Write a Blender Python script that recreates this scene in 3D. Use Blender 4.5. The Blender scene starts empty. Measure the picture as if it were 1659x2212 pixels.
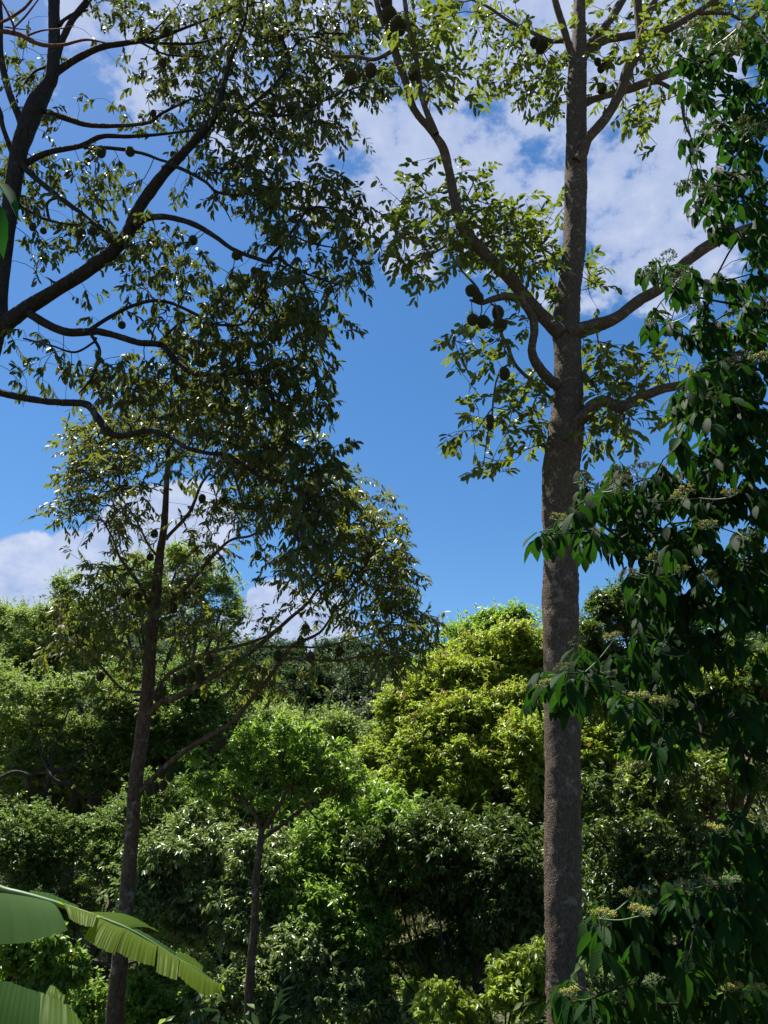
import bpy, math
import numpy as np
from mathutils import Vector
R = math.radians
# ------------------------------------------------------------------ camera, world, sun, exposure
sc = bpy.context.scene
COL = sc.collection
CAM = np.array([0.0, 0.0, 1.6]); PITCH = R(22.0); VF = R(67.0); TAN = math.tan(VF/2)
cd = bpy.data.cameras.new('camera'); cam = bpy.data.objects.new('camera', cd); COL.objects.link(cam)
cd.sensor_fit = 'VERTICAL'; cd.sensor_height = 24; cd.angle = VF; cd.clip_start = 0.05; cd.clip_end = 2000
cam.location = CAM; cam.rotation_euler = (R(90)+PITCH, 0, 0); sc.camera = cam
sc.view_settings.view_transform = 'Standard'; sc.view_settings.look = 'None'
sc.view_settings.exposure = 1.15; sc.view_settings.gamma = 1.0
try:
    sc.cycles.max_bounces = 9; sc.cycles.diffuse_bounces = 5; sc.cycles.glossy_bounces = 2
    sc.cycles.transmission_bounces = 7; sc.cycles.transparent_max_bounces = 4
    sc.cycles.use_denoising = True; sc.cycles.sample_clamp_indirect = 8.0
except Exception: pass

SUN_AZ = R(-50.0)      # from +Y (view direction) towards -X (left)
SUN_EL = R(69.0)
sd = np.array([math.sin(SUN_AZ)*math.cos(SUN_EL), math.cos(SUN_AZ)*math.cos(SUN_EL), math.sin(SUN_EL)])
sl = bpy.data.lights.new('sun', 'SUN'); sl.energy = 5.0; sl.angle = R(0.5); sl.color = (1.0, 0.95, 0.86)
so = bpy.data.objects.new('sun', sl); COL.objects.link(so)
so.rotation_euler = Vector(sd).to_track_quat('Z', 'Y').to_euler(); so.location = (0, 0, 60)

def dirpx(u, v):
    tx = (u-829.5)/1106*TAN; ty = (1106-v)/1106*TAN
    d = np.array([tx, math.cos(PITCH)-ty*math.sin(PITCH), math.sin(PITCH)+ty*math.cos(PITCH)])
    return d
def at(u, v, Y):
    d = dirpx(u, v); return CAM + d*(Y/d[1])
def pxs(u, v, Y):          # metres covered by one reference pixel at that spot
    d = dirpx(u, v); return (Y/d[1])*TAN/1106

W = bpy.data.worlds.new("World"); sc.world = W; W.use_nodes = True
nt = W.node_tree; nt.nodes.clear(); Nn = nt.nodes.new; Lk = nt.links.new
out = Nn('ShaderNodeOutputWorld')
sky = Nn('ShaderNodeTexSky'); sky.sky_type = 'NISHITA'; sky.sun_disc = False
sky.sun_elevation = SUN_EL; sky.sun_rotation = SUN_AZ; sky.air_density = 1.0; sky.dust_density = 0.3; sky.ozone_density = 3.0
hs = Nn('ShaderNodeHueSaturation'); hs.inputs['Saturation'].default_value = 1.27; hs.inputs['Value'].default_value = 1.0
Lk(sky.outputs[0], hs.inputs['Color'])
bg = Nn('ShaderNodeBackground'); bg.inputs['Strength'].default_value = 0.066; Lk(hs.outputs[0], bg.inputs['Color'])
tc = Nn('ShaderNodeTexCoord')
sep = Nn('ShaderNodeSeparateXYZ'); Lk(tc.outputs['Generated'], sep.inputs[0])
def M(op, a, b=None, c=None, clamp=False):
    n = Nn('ShaderNodeMath'); n.operation = op; n.use_clamp = clamp
    for i, x in enumerate((a, b, c)):
        if x is None: continue
        if isinstance(x, (int, float)): n.inputs[i].default_value = x
        else: Lk(x, n.inputs[i])
    return n.outputs[0]
zc = M('MAXIMUM', sep.outputs[2], 0.05)
zc2 = M('ADD', zc, 0.45); cx = M('DIVIDE', sep.outputs[0], zc2); cy = M('DIVIDE', sep.outputs[1], zc2)
cmb = Nn('ShaderNodeCombineXYZ'); Lk(cx, cmb.inputs[0]); Lk(cy, cmb.inputs[1])
def noise(vec, scale, detail, rough, dist=0.0):
    n = Nn('ShaderNodeTexNoise'); n.inputs['Scale'].default_value = scale; n.inputs['Detail'].default_value = detail
    n.inputs['Roughness'].default_value = rough; n.inputs['Distortion'].default_value = dist; Lk(vec, n.inputs['Vector']); return n.outputs[0]
def around(u, v, r_in, r_out):           # soft round patch of sky about one direction
    d = dirpx(u, v); d = d/np.linalg.norm(d)
    n = Nn('ShaderNodeVectorMath'); n.operation = 'DOT_PRODUCT'; Lk(tc.outputs['Generated'], n.inputs[0]); n.inputs[1].default_value = tuple(d)
    m = Nn('ShaderNodeMapRange'); m.interpolation_type = 'SMOOTHSTEP'
    m.inputs['From Min'].default_value = math.cos(R(r_out)); m.inputs['From Max'].default_value = math.cos(R(r_in)); Lk(n.outputs['Value'], m.inputs['Value'])
    return m.outputs[0]
def msum(ms):
    o = ms[0]
    for k in ms[1:]: o = M('MAXIMUM', o, k)
    return o
hi = msum([around(700, 300, 3, 8), around(720, 180, 5, 12), around(1230, 370, 5, 13.5), around(1000, 250, 5, 12), around(800, 150, 7, 14), around(560, 90, 6, 11), around(1420, 500, 3, 8.5), around(1330, 560, 1, 5.5),
           around(1350, 260, 5, 11), around(340, 20, 4, 9), around(950, 330, 6, 11), around(1150, 250, 9, 14), around(1100, 480, 2, 7), M('MULTIPLY', around(1500, 670, 1, 6), 0.6), M('MULTIPLY', around(90, 60, 2, 9), 0.55), M('MULTIPLY', around(230, 150, 0.5, 4), 0.8)])
n1 = noise(cmb.outputs[0], 4.6, 8, 0.60, 0.1); n2 = noise(cmb.outputs[0], 24.0, 7, 0.58, 0.0)
vor = Nn('ShaderNodeTexVoronoi'); vor.feature = 'SMOOTH_F1'; vor.inputs['Scale'].default_value = 26; vor.inputs['Smoothness'].default_value = 0.8
wn = Nn('ShaderNodeTexNoise'); wn.inputs['Scale'].default_value = 14; wn.inputs['Detail'].default_value = 4; Lk(cmb.outputs[0], wn.inputs['Vector'])
wv = Nn('ShaderNodeVectorMath'); wv.operation = 'MULTIPLY_ADD'; Lk(wn.outputs['Color'], wv.inputs[0]); wv.inputs[1].default_value = (0.07, 0.07, 0); Lk(cmb.outputs[0], wv.inputs[2])
Lk(wv.outputs[0], vor.inputs['Vector'])
cellv = M('SUBTRACT', 1.0, M('MULTIPLY', vor.outputs['Distance'], 1.35))
tex = M('ADD', M('MULTIPLY', n1, 0.62), M('ADD', M('MULTIPLY', n2, 0.72), M('MULTIPLY', cellv, 0.50)))
n4 = noise(cmb.outputs[0], 70.0, 6, 0.62, 0.0)
tex = M('ADD', tex, M('MULTIPLY', M('SUBTRACT', n4, 0.5), 0.60))
dens_hi = M('SUBTRACT', M('ADD', M('MULTIPLY', hi, 0.95), tex), 1.50)
mr = Nn('ShaderNodeMapRange'); mr.interpolation_type = 'SMOOTHSTEP'; Lk(dens_hi, mr.inputs['Value'])
mr.inputs['From Min'].default_value = 0.0; mr.inputs['From Max'].default_value = 0.30; mr.inputs['To Max'].default_value = 0.9
lo = msum([around(60, 1330, 3, 7.3), around(180, 1290, 2, 6.5), around(330, 1190, 2, 6.5), around(410, 1130, 1, 4.5), M('MULTIPLY', around(600, 1320, 0.6, 3.6), 0.92), M('MULTIPLY', around(690, 1360, 0.6, 4.4), 0.8), M('MULTIPLY', around(500, 1370, .5, 2.5), 0.7)])
n3 = noise(tc.outputs['Generated'], 11.0, 9, 0.6, 0.15)
dens_lo = M('SUBTRACT', M('ADD', lo, M('MULTIPLY', n3, 1.1)), 1.02)
mr2 = Nn('ShaderNodeMapRange'); mr2.interpolation_type = 'SMOOTHSTEP'; Lk(dens_lo, mr2.inputs['Value'])
mr2.inputs['From Min'].default_value = 0.0; mr2.inputs['From Max'].default_value = 0.14; mr2.inputs['To Max'].default_value = 0.9
cfac = M('MAXIMUM', mr.outputs[0], mr2.outputs[0])
cr = Nn('ShaderNodeMix'); cr.data_type = 'RGBA'; Lk(M('ADD', M('MULTIPLY', M('SUBTRACT', tex, 0.55), 0.9), M('MULTIPLY', mr2.outputs[0], M('MULTIPLY', M('SUBTRACT', n3, 0.35), 1.6)), clamp=True), cr.inputs['Factor'])
cr.inputs['A'].default_value = (0.36, 0.46, 0.73, 1); cr.inputs['B'].default_value = (0.74, 0.79, 0.92, 1)
bg2 = Nn('ShaderNodeBackground'); Lk(cr.outputs['Result'], bg2.inputs['Color']); bg2.inputs['Strength'].default_value = 0.47
mx = Nn('ShaderNodeMixShader'); Lk(cfac, mx.inputs[0]); Lk(bg.outputs[0], mx.inputs[1]); Lk(bg2.outputs[0], mx.inputs[2])
Lk(mx.outputs[0], out.inputs['Surface'])

# ------------------------------------------------------------------ materials
def leaf_mat(name, a, b, under, trans, tf=0.32, rough=0.36, veins=False, spec=0.5, stripes=0):
    m = bpy.data.materials.new(name); m.use_nodes = True; t = m.node_tree; t.nodes.clear(); n = t.nodes.new; l = t.links.new
    o = n('ShaderNodeOutputMaterial'); at_ = n('ShaderNodeAttribute'); at_.attribute_name = 'rnd'
    mix = n('ShaderNodeMix'); mix.data_type = 'RGBA'; mix.inputs['A'].default_value = (*a, 1); mix.inputs['B'].default_value = (*b, 1); l(at_.outputs['Fac'], mix.inputs['Factor'])
    ge = n('ShaderNodeNewGeometry'); mu = n('ShaderNodeMix'); mu.data_type = 'RGBA'; l(ge.outputs['Backfacing'], mu.inputs['Factor'])
    top = mix.outputs['Result']
    p = n('ShaderNodeBsdfPrincipled')
    if veins or stripes:
        uv = n('ShaderNodeUVMap'); s = n('ShaderNodeSeparateXYZ'); l(uv.outputs[0], s.inputs[0])
        ab = n('ShaderNodeMath'); ab.operation = 'ABSOLUTE'; sb = n('ShaderNodeMath'); sb.operation = 'SUBTRACT'; l(s.outputs[0], sb.inputs[0]); sb.inputs[1].default_value = 0.5; l(sb.outputs[0], ab.inputs[0])
        k = n('ShaderNodeMath'); k.operation = 'MULTIPLY_ADD'; l(ab.outputs[0], k.inputs[0]); k.inputs[1].default_value = -0.55 if veins else 0.0; l(s.outputs[1], k.inputs[2])
        f = n('ShaderNodeMath'); f.operation = 'MULTIPLY'; l(k.outputs[0], f.inputs[0]); f.inputs[1].default_value = (9 if veins else stripes)*6.283
        sn = n('ShaderNodeMath'); sn.operation = 'SINE'; l(f.outputs[0], sn.inputs[0])
        bp = n('ShaderNodeBump'); bp.inputs['Strength'].default_value = 0.30 if veins else 0.10; bp.inputs['Distance'].default_value = 0.0016; l(sn.outputs[0], bp.inputs['Height']); l(bp.outputs[0], p.inputs['Normal'])
        mv = n('ShaderNodeMix'); mv.data_type = 'RGBA'; mv.blend_type = 'MULTIPLY'; l(top, mv.inputs['A'])
        mrr = n('ShaderNodeMapRange'); l(sn.outputs[0], mrr.inputs['Value']); mrr.inputs['From Min'].default_value = -1; mrr.inputs['To Min'].default_value = 0.82; mrr.inputs['To Max'].default_value = 1.08
        mv.inputs['Factor'].default_value = 1.0; l(mrr.outputs[0], mv.inputs['B']); top = mv.outputs['Result']
    l(top, mu.inputs['A']); mu.inputs['B'].default_value = (*under, 1)
    l(mu.outputs['Result'], p.inputs['Base Color']); p.inputs['Roughness'].default_value = rough
    p.inputs['Specular IOR Level'].default_value = spec
    tr = n('ShaderNodeBsdfTranslucent'); tm = n('ShaderNodeMix'); tm.data_type = 'RGBA'; tm.blend_type = 'MIX'; tm.inputs['Factor'].default_value = 0.25
    tm.inputs['A'].default_value = (*trans, 1); l(top, tm.inputs['B']); l(tm.outputs['Result'], tr.inputs['Color'])
    ms = n('ShaderNodeMixShader'); ms.inputs[0].default_value = tf; l(p.outputs[0], ms.inputs[1]); l(tr.outputs[0], ms.inputs[2]); l(ms.outputs[0], o.inputs['Surface'])
    return m
def bark_mat(name, a, b, spot, scale=1.0, bump=0.6, vert=0.35, spots=0.62):
    m = bpy.data.materials.new(name); m.use_nodes = True; t = m.node_tree; n = t.nodes.new; l = t.links.new
    p = t.nodes['Principled BSDF']; tcn = n('ShaderNodeTexCoord'); mp = n('ShaderNodeMapping'); mp.inputs['Scale'].default_value = (1, 1, vert); l(tcn.outputs['Object'], mp.inputs['Vector'])
    n1 = n('ShaderNodeTexNoise'); n1.inputs['Scale'].default_value = 14*scale; n1.inputs['Detail'].default_value = 8; n1.inputs['Roughness'].default_value = 0.7; l(mp.outputs[0], n1.inputs['Vector'])
    n2 = n('ShaderNodeTexNoise'); n2.inputs['Scale'].default_value = 2.6*scale; n2.inputs['Detail'].default_value = 6; n2.inputs['Roughness'].default_value = 0.65; l(tcn.outputs['Object'], n2.inputs['Vector'])
    vo = n('ShaderNodeTexVoronoi'); vo.inputs['Scale'].default_value = 30*scale; l(mp.outputs[0], vo.inputs['Vector'])
    cr_ = n('ShaderNodeMapRange'); cr_.inputs['From Min'].default_value = 0.32; cr_.inputs['From Max'].default_value = 0.68; l(n1.outputs[0], cr_.inputs['Value'])
    mx_ = n('ShaderNodeMix'); mx_.data_type = 'RGBA'; mx_.inputs['A'].default_value = (*a, 1); mx_.inputs['B'].default_value = (*b, 1); l(cr_.outputs[0], mx_.inputs['Factor'])
    sp = n('ShaderNodeMapRange'); sp.inputs['From Min'].default_value = spots-0.04; sp.inputs['From Max'].default_value = spots+0.04; l(n2.outputs[0], sp.inputs['Value'])
    m2 = n('ShaderNodeMix'); m2.data_type = 'RGBA'; l(sp.outputs[0], m2.inputs['Factor']); l(mx_.outputs['Result'], m2.inputs['A']); m2.inputs['B'].default_value = (*spot, 1)
    l(m2.outputs['Result'], p.inputs['Base Color']); p.inputs['Roughness'].default_value = 0.9; p.inputs['Specular IOR Level'].default_value = 0.2
    ad = n('ShaderNodeMath'); ad.operation = 'ADD'; l(n1.outputs[0], ad.inputs[0]); l(vo.outputs['Distance'], ad.inputs[1])
    bp = n('ShaderNodeBump'); bp.inputs['Strength'].default_value = bump; bp.inputs['Distance'].default_value = 0.03; l(ad.outputs[0], bp.inputs['Height']); l(bp.outputs[0], p.inputs['Normal'])
    return m
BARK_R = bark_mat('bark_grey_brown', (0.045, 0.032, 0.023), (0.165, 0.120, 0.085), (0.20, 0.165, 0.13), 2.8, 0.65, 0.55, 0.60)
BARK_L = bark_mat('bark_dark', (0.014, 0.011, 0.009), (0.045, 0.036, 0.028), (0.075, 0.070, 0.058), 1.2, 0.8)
BARK_M = bark_mat('bark_reddish_brown', (0.036, 0.023, 0.015), (0.15, 0.098, 0.066), (0.21, 0.175, 0.14), 1.3, 0.8, 0.5, 0.60)
BARK_F = bark_mat('bark_far', (0.025, 0.020, 0.015), (0.07, 0.055, 0.042), (0.09, 0.08, 0.07), 1.0, 0.6)
BARK_RED = bark_mat('bark_red_twig', (0.07, 0.025, 0.022), (0.14, 0.055, 0.045), (0.12, 0.08, 0.07), 3.0, 0.4)
LM = {
 'durian_left': leaf_mat('leaf_durian_dark', (0.022, 0.044, 0.010), (0.060, 0.076, 0.016), (0.070, 0.070, 0.026), (0.18, 0.22, 0.026), 0.33, 0.50, spec=.25),
 'durian_right': leaf_mat('leaf_durian_olive', (0.028, 0.056, 0.009), (0.075, 0.100, 0.016), (0.11, 0.11, 0.034), (0.26, 0.34, 0.032), 0.40, 0.46, spec=.3),
 'durian_mid': leaf_mat('leaf_durian_small', (0.024, 0.052, 0.010), (0.075, 0.096, 0.016), (0.090, 0.090, 0.028), (0.28, 0.32, 0.030), 0.38, 0.40, spec=.4),
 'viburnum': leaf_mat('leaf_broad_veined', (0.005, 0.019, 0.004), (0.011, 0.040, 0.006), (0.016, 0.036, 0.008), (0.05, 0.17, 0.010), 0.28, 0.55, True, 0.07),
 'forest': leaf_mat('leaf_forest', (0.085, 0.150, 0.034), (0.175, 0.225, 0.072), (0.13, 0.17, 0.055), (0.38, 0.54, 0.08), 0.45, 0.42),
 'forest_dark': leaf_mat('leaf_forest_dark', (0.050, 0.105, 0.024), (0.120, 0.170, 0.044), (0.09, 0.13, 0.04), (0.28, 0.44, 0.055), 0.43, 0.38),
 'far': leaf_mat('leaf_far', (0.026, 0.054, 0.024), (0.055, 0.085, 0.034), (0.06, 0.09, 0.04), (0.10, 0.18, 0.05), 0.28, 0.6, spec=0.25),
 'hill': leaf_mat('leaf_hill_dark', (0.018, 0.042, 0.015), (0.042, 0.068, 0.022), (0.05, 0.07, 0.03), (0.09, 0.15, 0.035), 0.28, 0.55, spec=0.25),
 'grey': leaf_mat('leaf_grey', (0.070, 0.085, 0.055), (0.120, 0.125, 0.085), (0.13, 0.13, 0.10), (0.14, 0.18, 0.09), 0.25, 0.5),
 'flush': leaf_mat('leaf_yellow_flush', (0.055, 0.140, 0.018), (0.270, 0.330, 0.034), (0.15, 0.18, 0.03), (0.50, 0.64, 0.05), 0.46, 0.38),
 'flush_red': leaf_mat('leaf_new_shoot', (0.200, 0.180, 0.035), (0.260, 0.170, 0.055), (0.18, 0.15, 0.05), (0.48, 0.38, 0.07), 0.42, 0.36),
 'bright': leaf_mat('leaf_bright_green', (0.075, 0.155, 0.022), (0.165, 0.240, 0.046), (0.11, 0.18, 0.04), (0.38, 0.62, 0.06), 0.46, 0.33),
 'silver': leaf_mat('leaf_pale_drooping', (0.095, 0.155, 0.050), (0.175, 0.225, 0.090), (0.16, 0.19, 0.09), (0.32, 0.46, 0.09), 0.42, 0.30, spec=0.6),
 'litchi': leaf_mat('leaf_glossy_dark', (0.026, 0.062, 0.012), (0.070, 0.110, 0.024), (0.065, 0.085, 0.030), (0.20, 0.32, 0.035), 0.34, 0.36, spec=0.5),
}
def plain(name, col, rough=0.6, spec=0.4, var=None, scale=30):
    m = bpy.data.materials.new(name); m.use_nodes = True; p = m.node_tree.nodes['Principled BSDF']
    p.inputs['Base Color'].default_value = (*col, 1); p.inputs['Roughness'].default_value = rough; p.inputs['Specular IOR Level'].default_value = spec
    if var:
        t = m.node_tree; a = t.nodes.new('ShaderNodeTexCoord'); b = t.nodes.new('ShaderNodeTexNoise'); b.inputs['Scale'].default_value = scale; b.inputs['Detail'].default_value = 5
        c = t.nodes.new('ShaderNodeMix'); c.data_type = 'RGBA'; c.inputs['A'].default_value = (*col, 1); c.inputs['B'].default_value = (*var, 1)
        t.links.new(a.outputs['Object'], b.inputs['Vector']); t.links.new(b.outputs[0], c.inputs['Factor']); t.links.new(c.outputs['Result'], p.inputs['Base Color'])
    return m
FRUIT = plain('durian_rind', (0.022, 0.024, 0.009), 0.65, 0.3, (0.075, 0.066, 0.022), 6)
STALK = plain('fruit_stalk', (0.045, 0.04, 0.025), 0.8)
FLOW_Y = plain('flower_yellow', (0.50, 0.42, 0.08), 0.7, 0.2, (0.32, 0.34, 0.09))
FLOW_G = plain('flower_pale_green', (0.17, 0.24, 0.09), 0.7, 0.2, (0.27, 0.30, 0.14))
FLOW_B = plain('flower_brown', (0.20, 0.15, 0.06), 0.8, 0.2, (0.14, 0.13, 0.05))
STEM = plain('green_stem', (0.06, 0.11, 0.03), 0.5)

# ------------------------------------------------------------------ mesh accumulator
class Acc:
    def __init__(s): s.v = []; s.nv = 0; s.loops = []; s.cnt = []; s.mat = []; s.uv = []; s.rnd = []
    def add(s, verts, faces, mat=0, uv=None, rnd=None):   # faces: (m,k) index array
        verts = np.asarray(verts, float); faces = np.asarray(faces, np.int64)
        s.v.append(verts); s.loops.append((faces+s.nv).ravel()); s.cnt.append(np.full(len(faces), faces.shape[1])); s.mat.append(np.full(len(faces), mat))
        s.uv.append(np.zeros((len(verts), 2)) if uv is None else uv); s.rnd.append(np.zeros(len(verts)) if rnd is None else rnd); s.nv += len(verts)
    def build(s, name, mats, parent=None, smooth=True, origin=None):
        v = np.concatenate(s.v); org = np.zeros(3) if origin is None else np.asarray(origin, float); v = v-org
        lp = np.concatenate(s.loops).astype(np.int32); cn = np.concatenate(s.cnt).astype(np.int32)
        me = bpy.data.meshes.new(name); me.vertices.add(len(v)); me.vertices.foreach_set('co', v.astype(np.float32).ravel())
        me.loops.add(len(lp)); me.loops.foreach_set('vertex_index', lp); me.polygons.add(len(cn))
        me.polygons.foreach_set('loop_start', np.concatenate([[0], np.cumsum(cn)[:-1]]).astype(np.int32)); me.polygons.foreach_set('loop_total', cn)
        me.polygons.foreach_set('material_index', np.concatenate(s.mat).astype(np.int32)); me.polygons.foreach_set('use_smooth', np.full(len(cn), smooth))
        uvl = me.uv_layers.new(name='UVMap'); uvl.data.foreach_set('uv', np.concatenate(s.uv)[lp].astype(np.float32).ravel())
        ra = me.attributes.new('rnd', 'FLOAT', 'POINT'); ra.data.foreach_set('value', np.concatenate(s.rnd).astype(np.float32))
        for m in (mats if isinstance(mats, (list, tuple)) else [mats]): me.materials.append(m)
        me.update(calc_edges=True); me.validate()
        o = bpy.data.objects.new(name, me); COL.objects.link(o); o.location = org
        if parent is not None:
            o.parent = parent; o.location = Vector(org)-parent.location
        return o
def tag(o, label=None, cat=None, group=None, kind=None):
    if label: o['label'] = label
    if cat: o['category'] = cat
    if group: o['group'] = group
    if kind: o['kind'] = kind
    return o
def empty(name, loc, label, cat, group=None):
    e = bpy.data.objects.new(name, None); COL.objects.link(e); e.location = Vector(loc); e.empty_display_size = 0.3
    return tag(e, label, cat, group)
def nrm(a): return a/np.maximum(np.linalg.norm(a, axis=-1, keepdims=True), 1e-9)

def catmull(P, n):
    P = np.asarray(P, float)
    if len(P) < 3:
        t = np.linspace(0, 1, n+1)[:, None]; return P[0]*(1-t)+P[-1]*t
    Q = np.vstack([2*P[0]-P[1], P, 2*P[-1]-P[-2]]); o = []
    for i in range(1, len(Q)-2):
        p0, p1, p2, p3 = Q[i-1:i+3]
        for t in np.linspace(0, 1, n, endpoint=False):
            o.append(0.5*((2*p1)+(-p0+p2)*t+(2*p0-5*p1+4*p2-p3)*t*t+(-p0+3*p1-3*p2+p3)*t**3))
    o.append(Q[-2]); return np.array(o)
def tube(acc, P, rad, segs=8, mat=0, bump=0.0, seed=0, cap=True, step=None):
    P = np.asarray(P, float); rad = np.asarray(rad, float)
    n = 6
    if step:
        n = max(2, int(np.mean(np.linalg.norm(np.diff(P, axis=0), axis=1))/step))
    C = catmull(np.column_stack([P, rad]), n); Q, r = C[:, :3], np.maximum(C[:, 3], 0.0008)
    T = nrm(np.gradient(Q, axis=0)); ref = np.array([0, -1.0, 0.15])
    A = np.zeros_like(Q); a = nrm(np.cross(T[0], ref))
    for i in range(len(Q)):
        a = nrm(a-T[i]*np.dot(a, T[i])); A[i] = a
    B = np.cross(T, A); th = np.linspace(0, 2*np.pi, segs, endpoint=False)
    rr = r[:, None]*np.ones(segs)
    if bump:
        L = np.concatenate([[0], np.cumsum(np.linalg.norm(np.diff(Q, axis=0), axis=1))])[:, None]/max(np.mean(r), .01); g = np.random.default_rng(seed); ph = g.uniform(0, 6.28, 8)
        rr = rr*(1+bump*(np.sin(L*0.8+th*2+ph[0])+.7*np.sin(L*1.9-th*3+ph[1])+.5*np.sin(L*3.7+th*5+ph[2])+.8*np.sin(L*.45+th+ph[3]))*.6 + bump*0.5*g.normal(size=rr.shape))
    V = Q[:, None]+rr[..., None]*(np.cos(th)[None, :, None]*A[:, None]+np.sin(th)[None, :, None]*B[:, None])
    m = len(Q); i = np.arange(m-1)[:, None]; j = np.arange(segs)[None, :]; k = (j+1) % segs
    F = np.stack([i*segs+j, i*segs+k, (i+1)*segs+k, (i+1)*segs+j], -1).reshape(-1, 4)
    acc.add(V.reshape(-1, 3), F, mat)
    if cap: acc.add(V[-1], [list(range(segs))], mat)
def twigs(acc, A, B, ra, rb, mat=1, k=3):      # many thin straight pieces at once
    if len(A) == 0: return
    T = nrm(B-A); ref = np.where(np.abs(T[:, 2:3]) > .9, np.array([[1., 0, 0]]), np.array([[0, 0, 1.]])); X = nrm(np.cross(T, ref)); Y = np.cross(T, X)
    th = np.arange(k)*2*np.pi/k; o = np.cos(th)[None, :, None]*X[:, None]+np.sin(th)[None, :, None]*Y[:, None]
    V = np.concatenate([A[:, None]+o*ra[:, None, None], B[:, None]+o*rb[:, None, None]], 1)
    n = len(A); base = (np.arange(n)*2*k)[:, None]; F = np.concatenate([base+np.array([j, (j+1) % k, k+(j+1) % k, k+j])[None] for j in range(k)], 0)
    acc.add(V.reshape(-1, 3), F, mat)
# leaf templates: x across, y along, z off the blade
def template(ys, xs, fold=0.10, droop=0.16):
    V = []; F = []; n = len(ys)
    for y, x in zip(ys, xs):
        V += [(0, y, -droop*y*y)]
        if x > 0: V += [(-x, y-0.02, -droop*y*y+fold*x), (x, y-0.02, -droop*y*y+fold*x)]
    idx = []; c = 0
    for x in xs: idx.append(c); c += 3 if x > 0 else 1
    T3 = []
    for i in range(n-1):
        a, b = idx[i], idx[i+1]; xa, xb = xs[i] > 0, xs[i+1] > 0
        if xa and xb: T3 += [(a, b, b+1, a+1), (a, a+2, b+2, b)]
        elif xb: T3 += [(a, b, b+1, b+1), (a, b+2, b, b)]
        else: T3 += [(a, b, a+1, a+1), (a, a+2, b, b)]
    q = [f for f in T3 if len(set(f)) == 4]; t = [f[:3] for f in T3 if len(set(f)) == 3]
    V = np.array(V, float); uv = np.column_stack([V[:, 0]+.5, V[:, 1]])
    return V, np.array(q), np.array(t), uv
T_MED = template([0, .2, .5, .8, 1], [0, .36, .5, .36, 0], .12, .14)
T_BIG = template([0, .12, .32, .55, .78, .92, 1], [0, .26, .46, .5, .36, .15, 0], 0.16, 0.22)
T_LO = (np.array([(0, 0, 0), (-.5, .45, .02), (0, 1, -.16), (.5, .45, .02)]), np.zeros((0, 4), int), np.array([(0, 2, 1), (0, 3, 2)]), np.array([(.5, 0), (0, .45), (.5, 1), (1, .45)]))
def leaves(acc, P, D, N, L, Wd, rnd, T, mat=0):
    tv, q, t, uv = T; D = nrm(D); X = nrm(np.cross(D, N)); N2 = np.cross(X, D)
    L = np.broadcast_to(L, (len(P),))[:, None, None]; Wd = np.broadcast_to(Wd, (len(P),))[:, None, None]
    V = P[:, None]+X[:, None]*tv[None, :, 0:1]*Wd+D[:, None]*tv[None, :, 1:2]*L+N2[:, None]*tv[None, :, 2:3]*L
    n, k = len(P), len(tv); b = (np.arange(n)*k)[:, None, None]; UV = np.tile(uv, (n, 1)); RR = np.repeat(rnd, k); V = V.reshape(-1, 3)
    nv0 = acc.nv
    acc.add(V, (b+t[None]).reshape(-1, 3), mat, UV, RR)
    if len(q):
        F = (b+q[None]).reshape(-1, 4)+nv0; acc.loops.append(F.ravel()); acc.cnt.append(np.full(len(F), 4)); acc.mat.append(np.full(len(F), mat))
UP = np.array([0, 0, 1.0])
def sprays(acc, g, P, D, n, slen, L, Wd, T, droop=0.6, side=0.7, fwd=0.5, mat=0, twmat=1, tone=None, jit=0.3, tw=0.0022, lvar=0.25, alt=None, altp=0.0, dropl=0.0):
    """leafy shoots: P starts, D directions; n leaves in two ranks along each"""
    S = len(P)
    if S == 0: return
    D = nrm(D); sl_ = slen*g.uniform(.7, 1.3, S)
    t = (np.arange(n)+.6)/n; pos = P[:, None]+D[:, None]*(sl_[:, None]*t)[..., None]; pos[..., 2] -= (sl_[:, None]*t**2*droop*0.45)
    X = nrm(np.cross(D, UP)+g.normal(0, .25, (S, 3))); sgn = np.where(np.arange(n) % 2 == 0, 1., -1.)[None, :, None]
    ld = D[:, None]*fwd+X[:, None]*sgn*side-UP*droop+g.normal(0, jit, (S, n, 3)); ld = nrm(ld.reshape(-1, 3))
    nn = np.tile(UP, (S*n, 1))+g.normal(0, .45, (S*n, 3))-0.0
    h = np.abs(ld[:, 2]) > .85; nn[h] = g.normal(0, 1, (h.sum(), 3)); nn = nrm(nn)
    # keep upper face to the sky
    X2 = nrm(np.cross(ld, nn)); N2 = np.cross(X2, ld); fl = N2[:, 2] < 0; nn[fl] *= -1
    rn = np.repeat(g.uniform(0, 1, S) if tone is None else tone, n)*.6+g.uniform(0, 1, S*n)*.4
    Ls = L*g.uniform(1-lvar, 1+lvar*.7, S*n); pp = pos.reshape(-1, 3)
    if dropl > 0:
        kk = g.random(S*n) > dropl; pp, ld, nn, Ls, rn = pp[kk], ld[kk], nn[kk], Ls[kk], rn[kk]
    leaves(acc, pp, ld, nn, Ls, Ls*Wd/L, rn, T, mat)
    if twmat is not None:
        e = P+D*sl_[:, None]; e[:, 2] -= sl_*droop*.45; m = P+D*(sl_*.5)[:, None]; m[:, 2] -= sl_*droop*.11
        twigs(acc, P, m, np.full(S, tw), np.full(S, tw*.8), twmat); twigs(acc, m, e, np.full(S, tw*.8), np.full(S, tw*.4), twmat)

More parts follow.
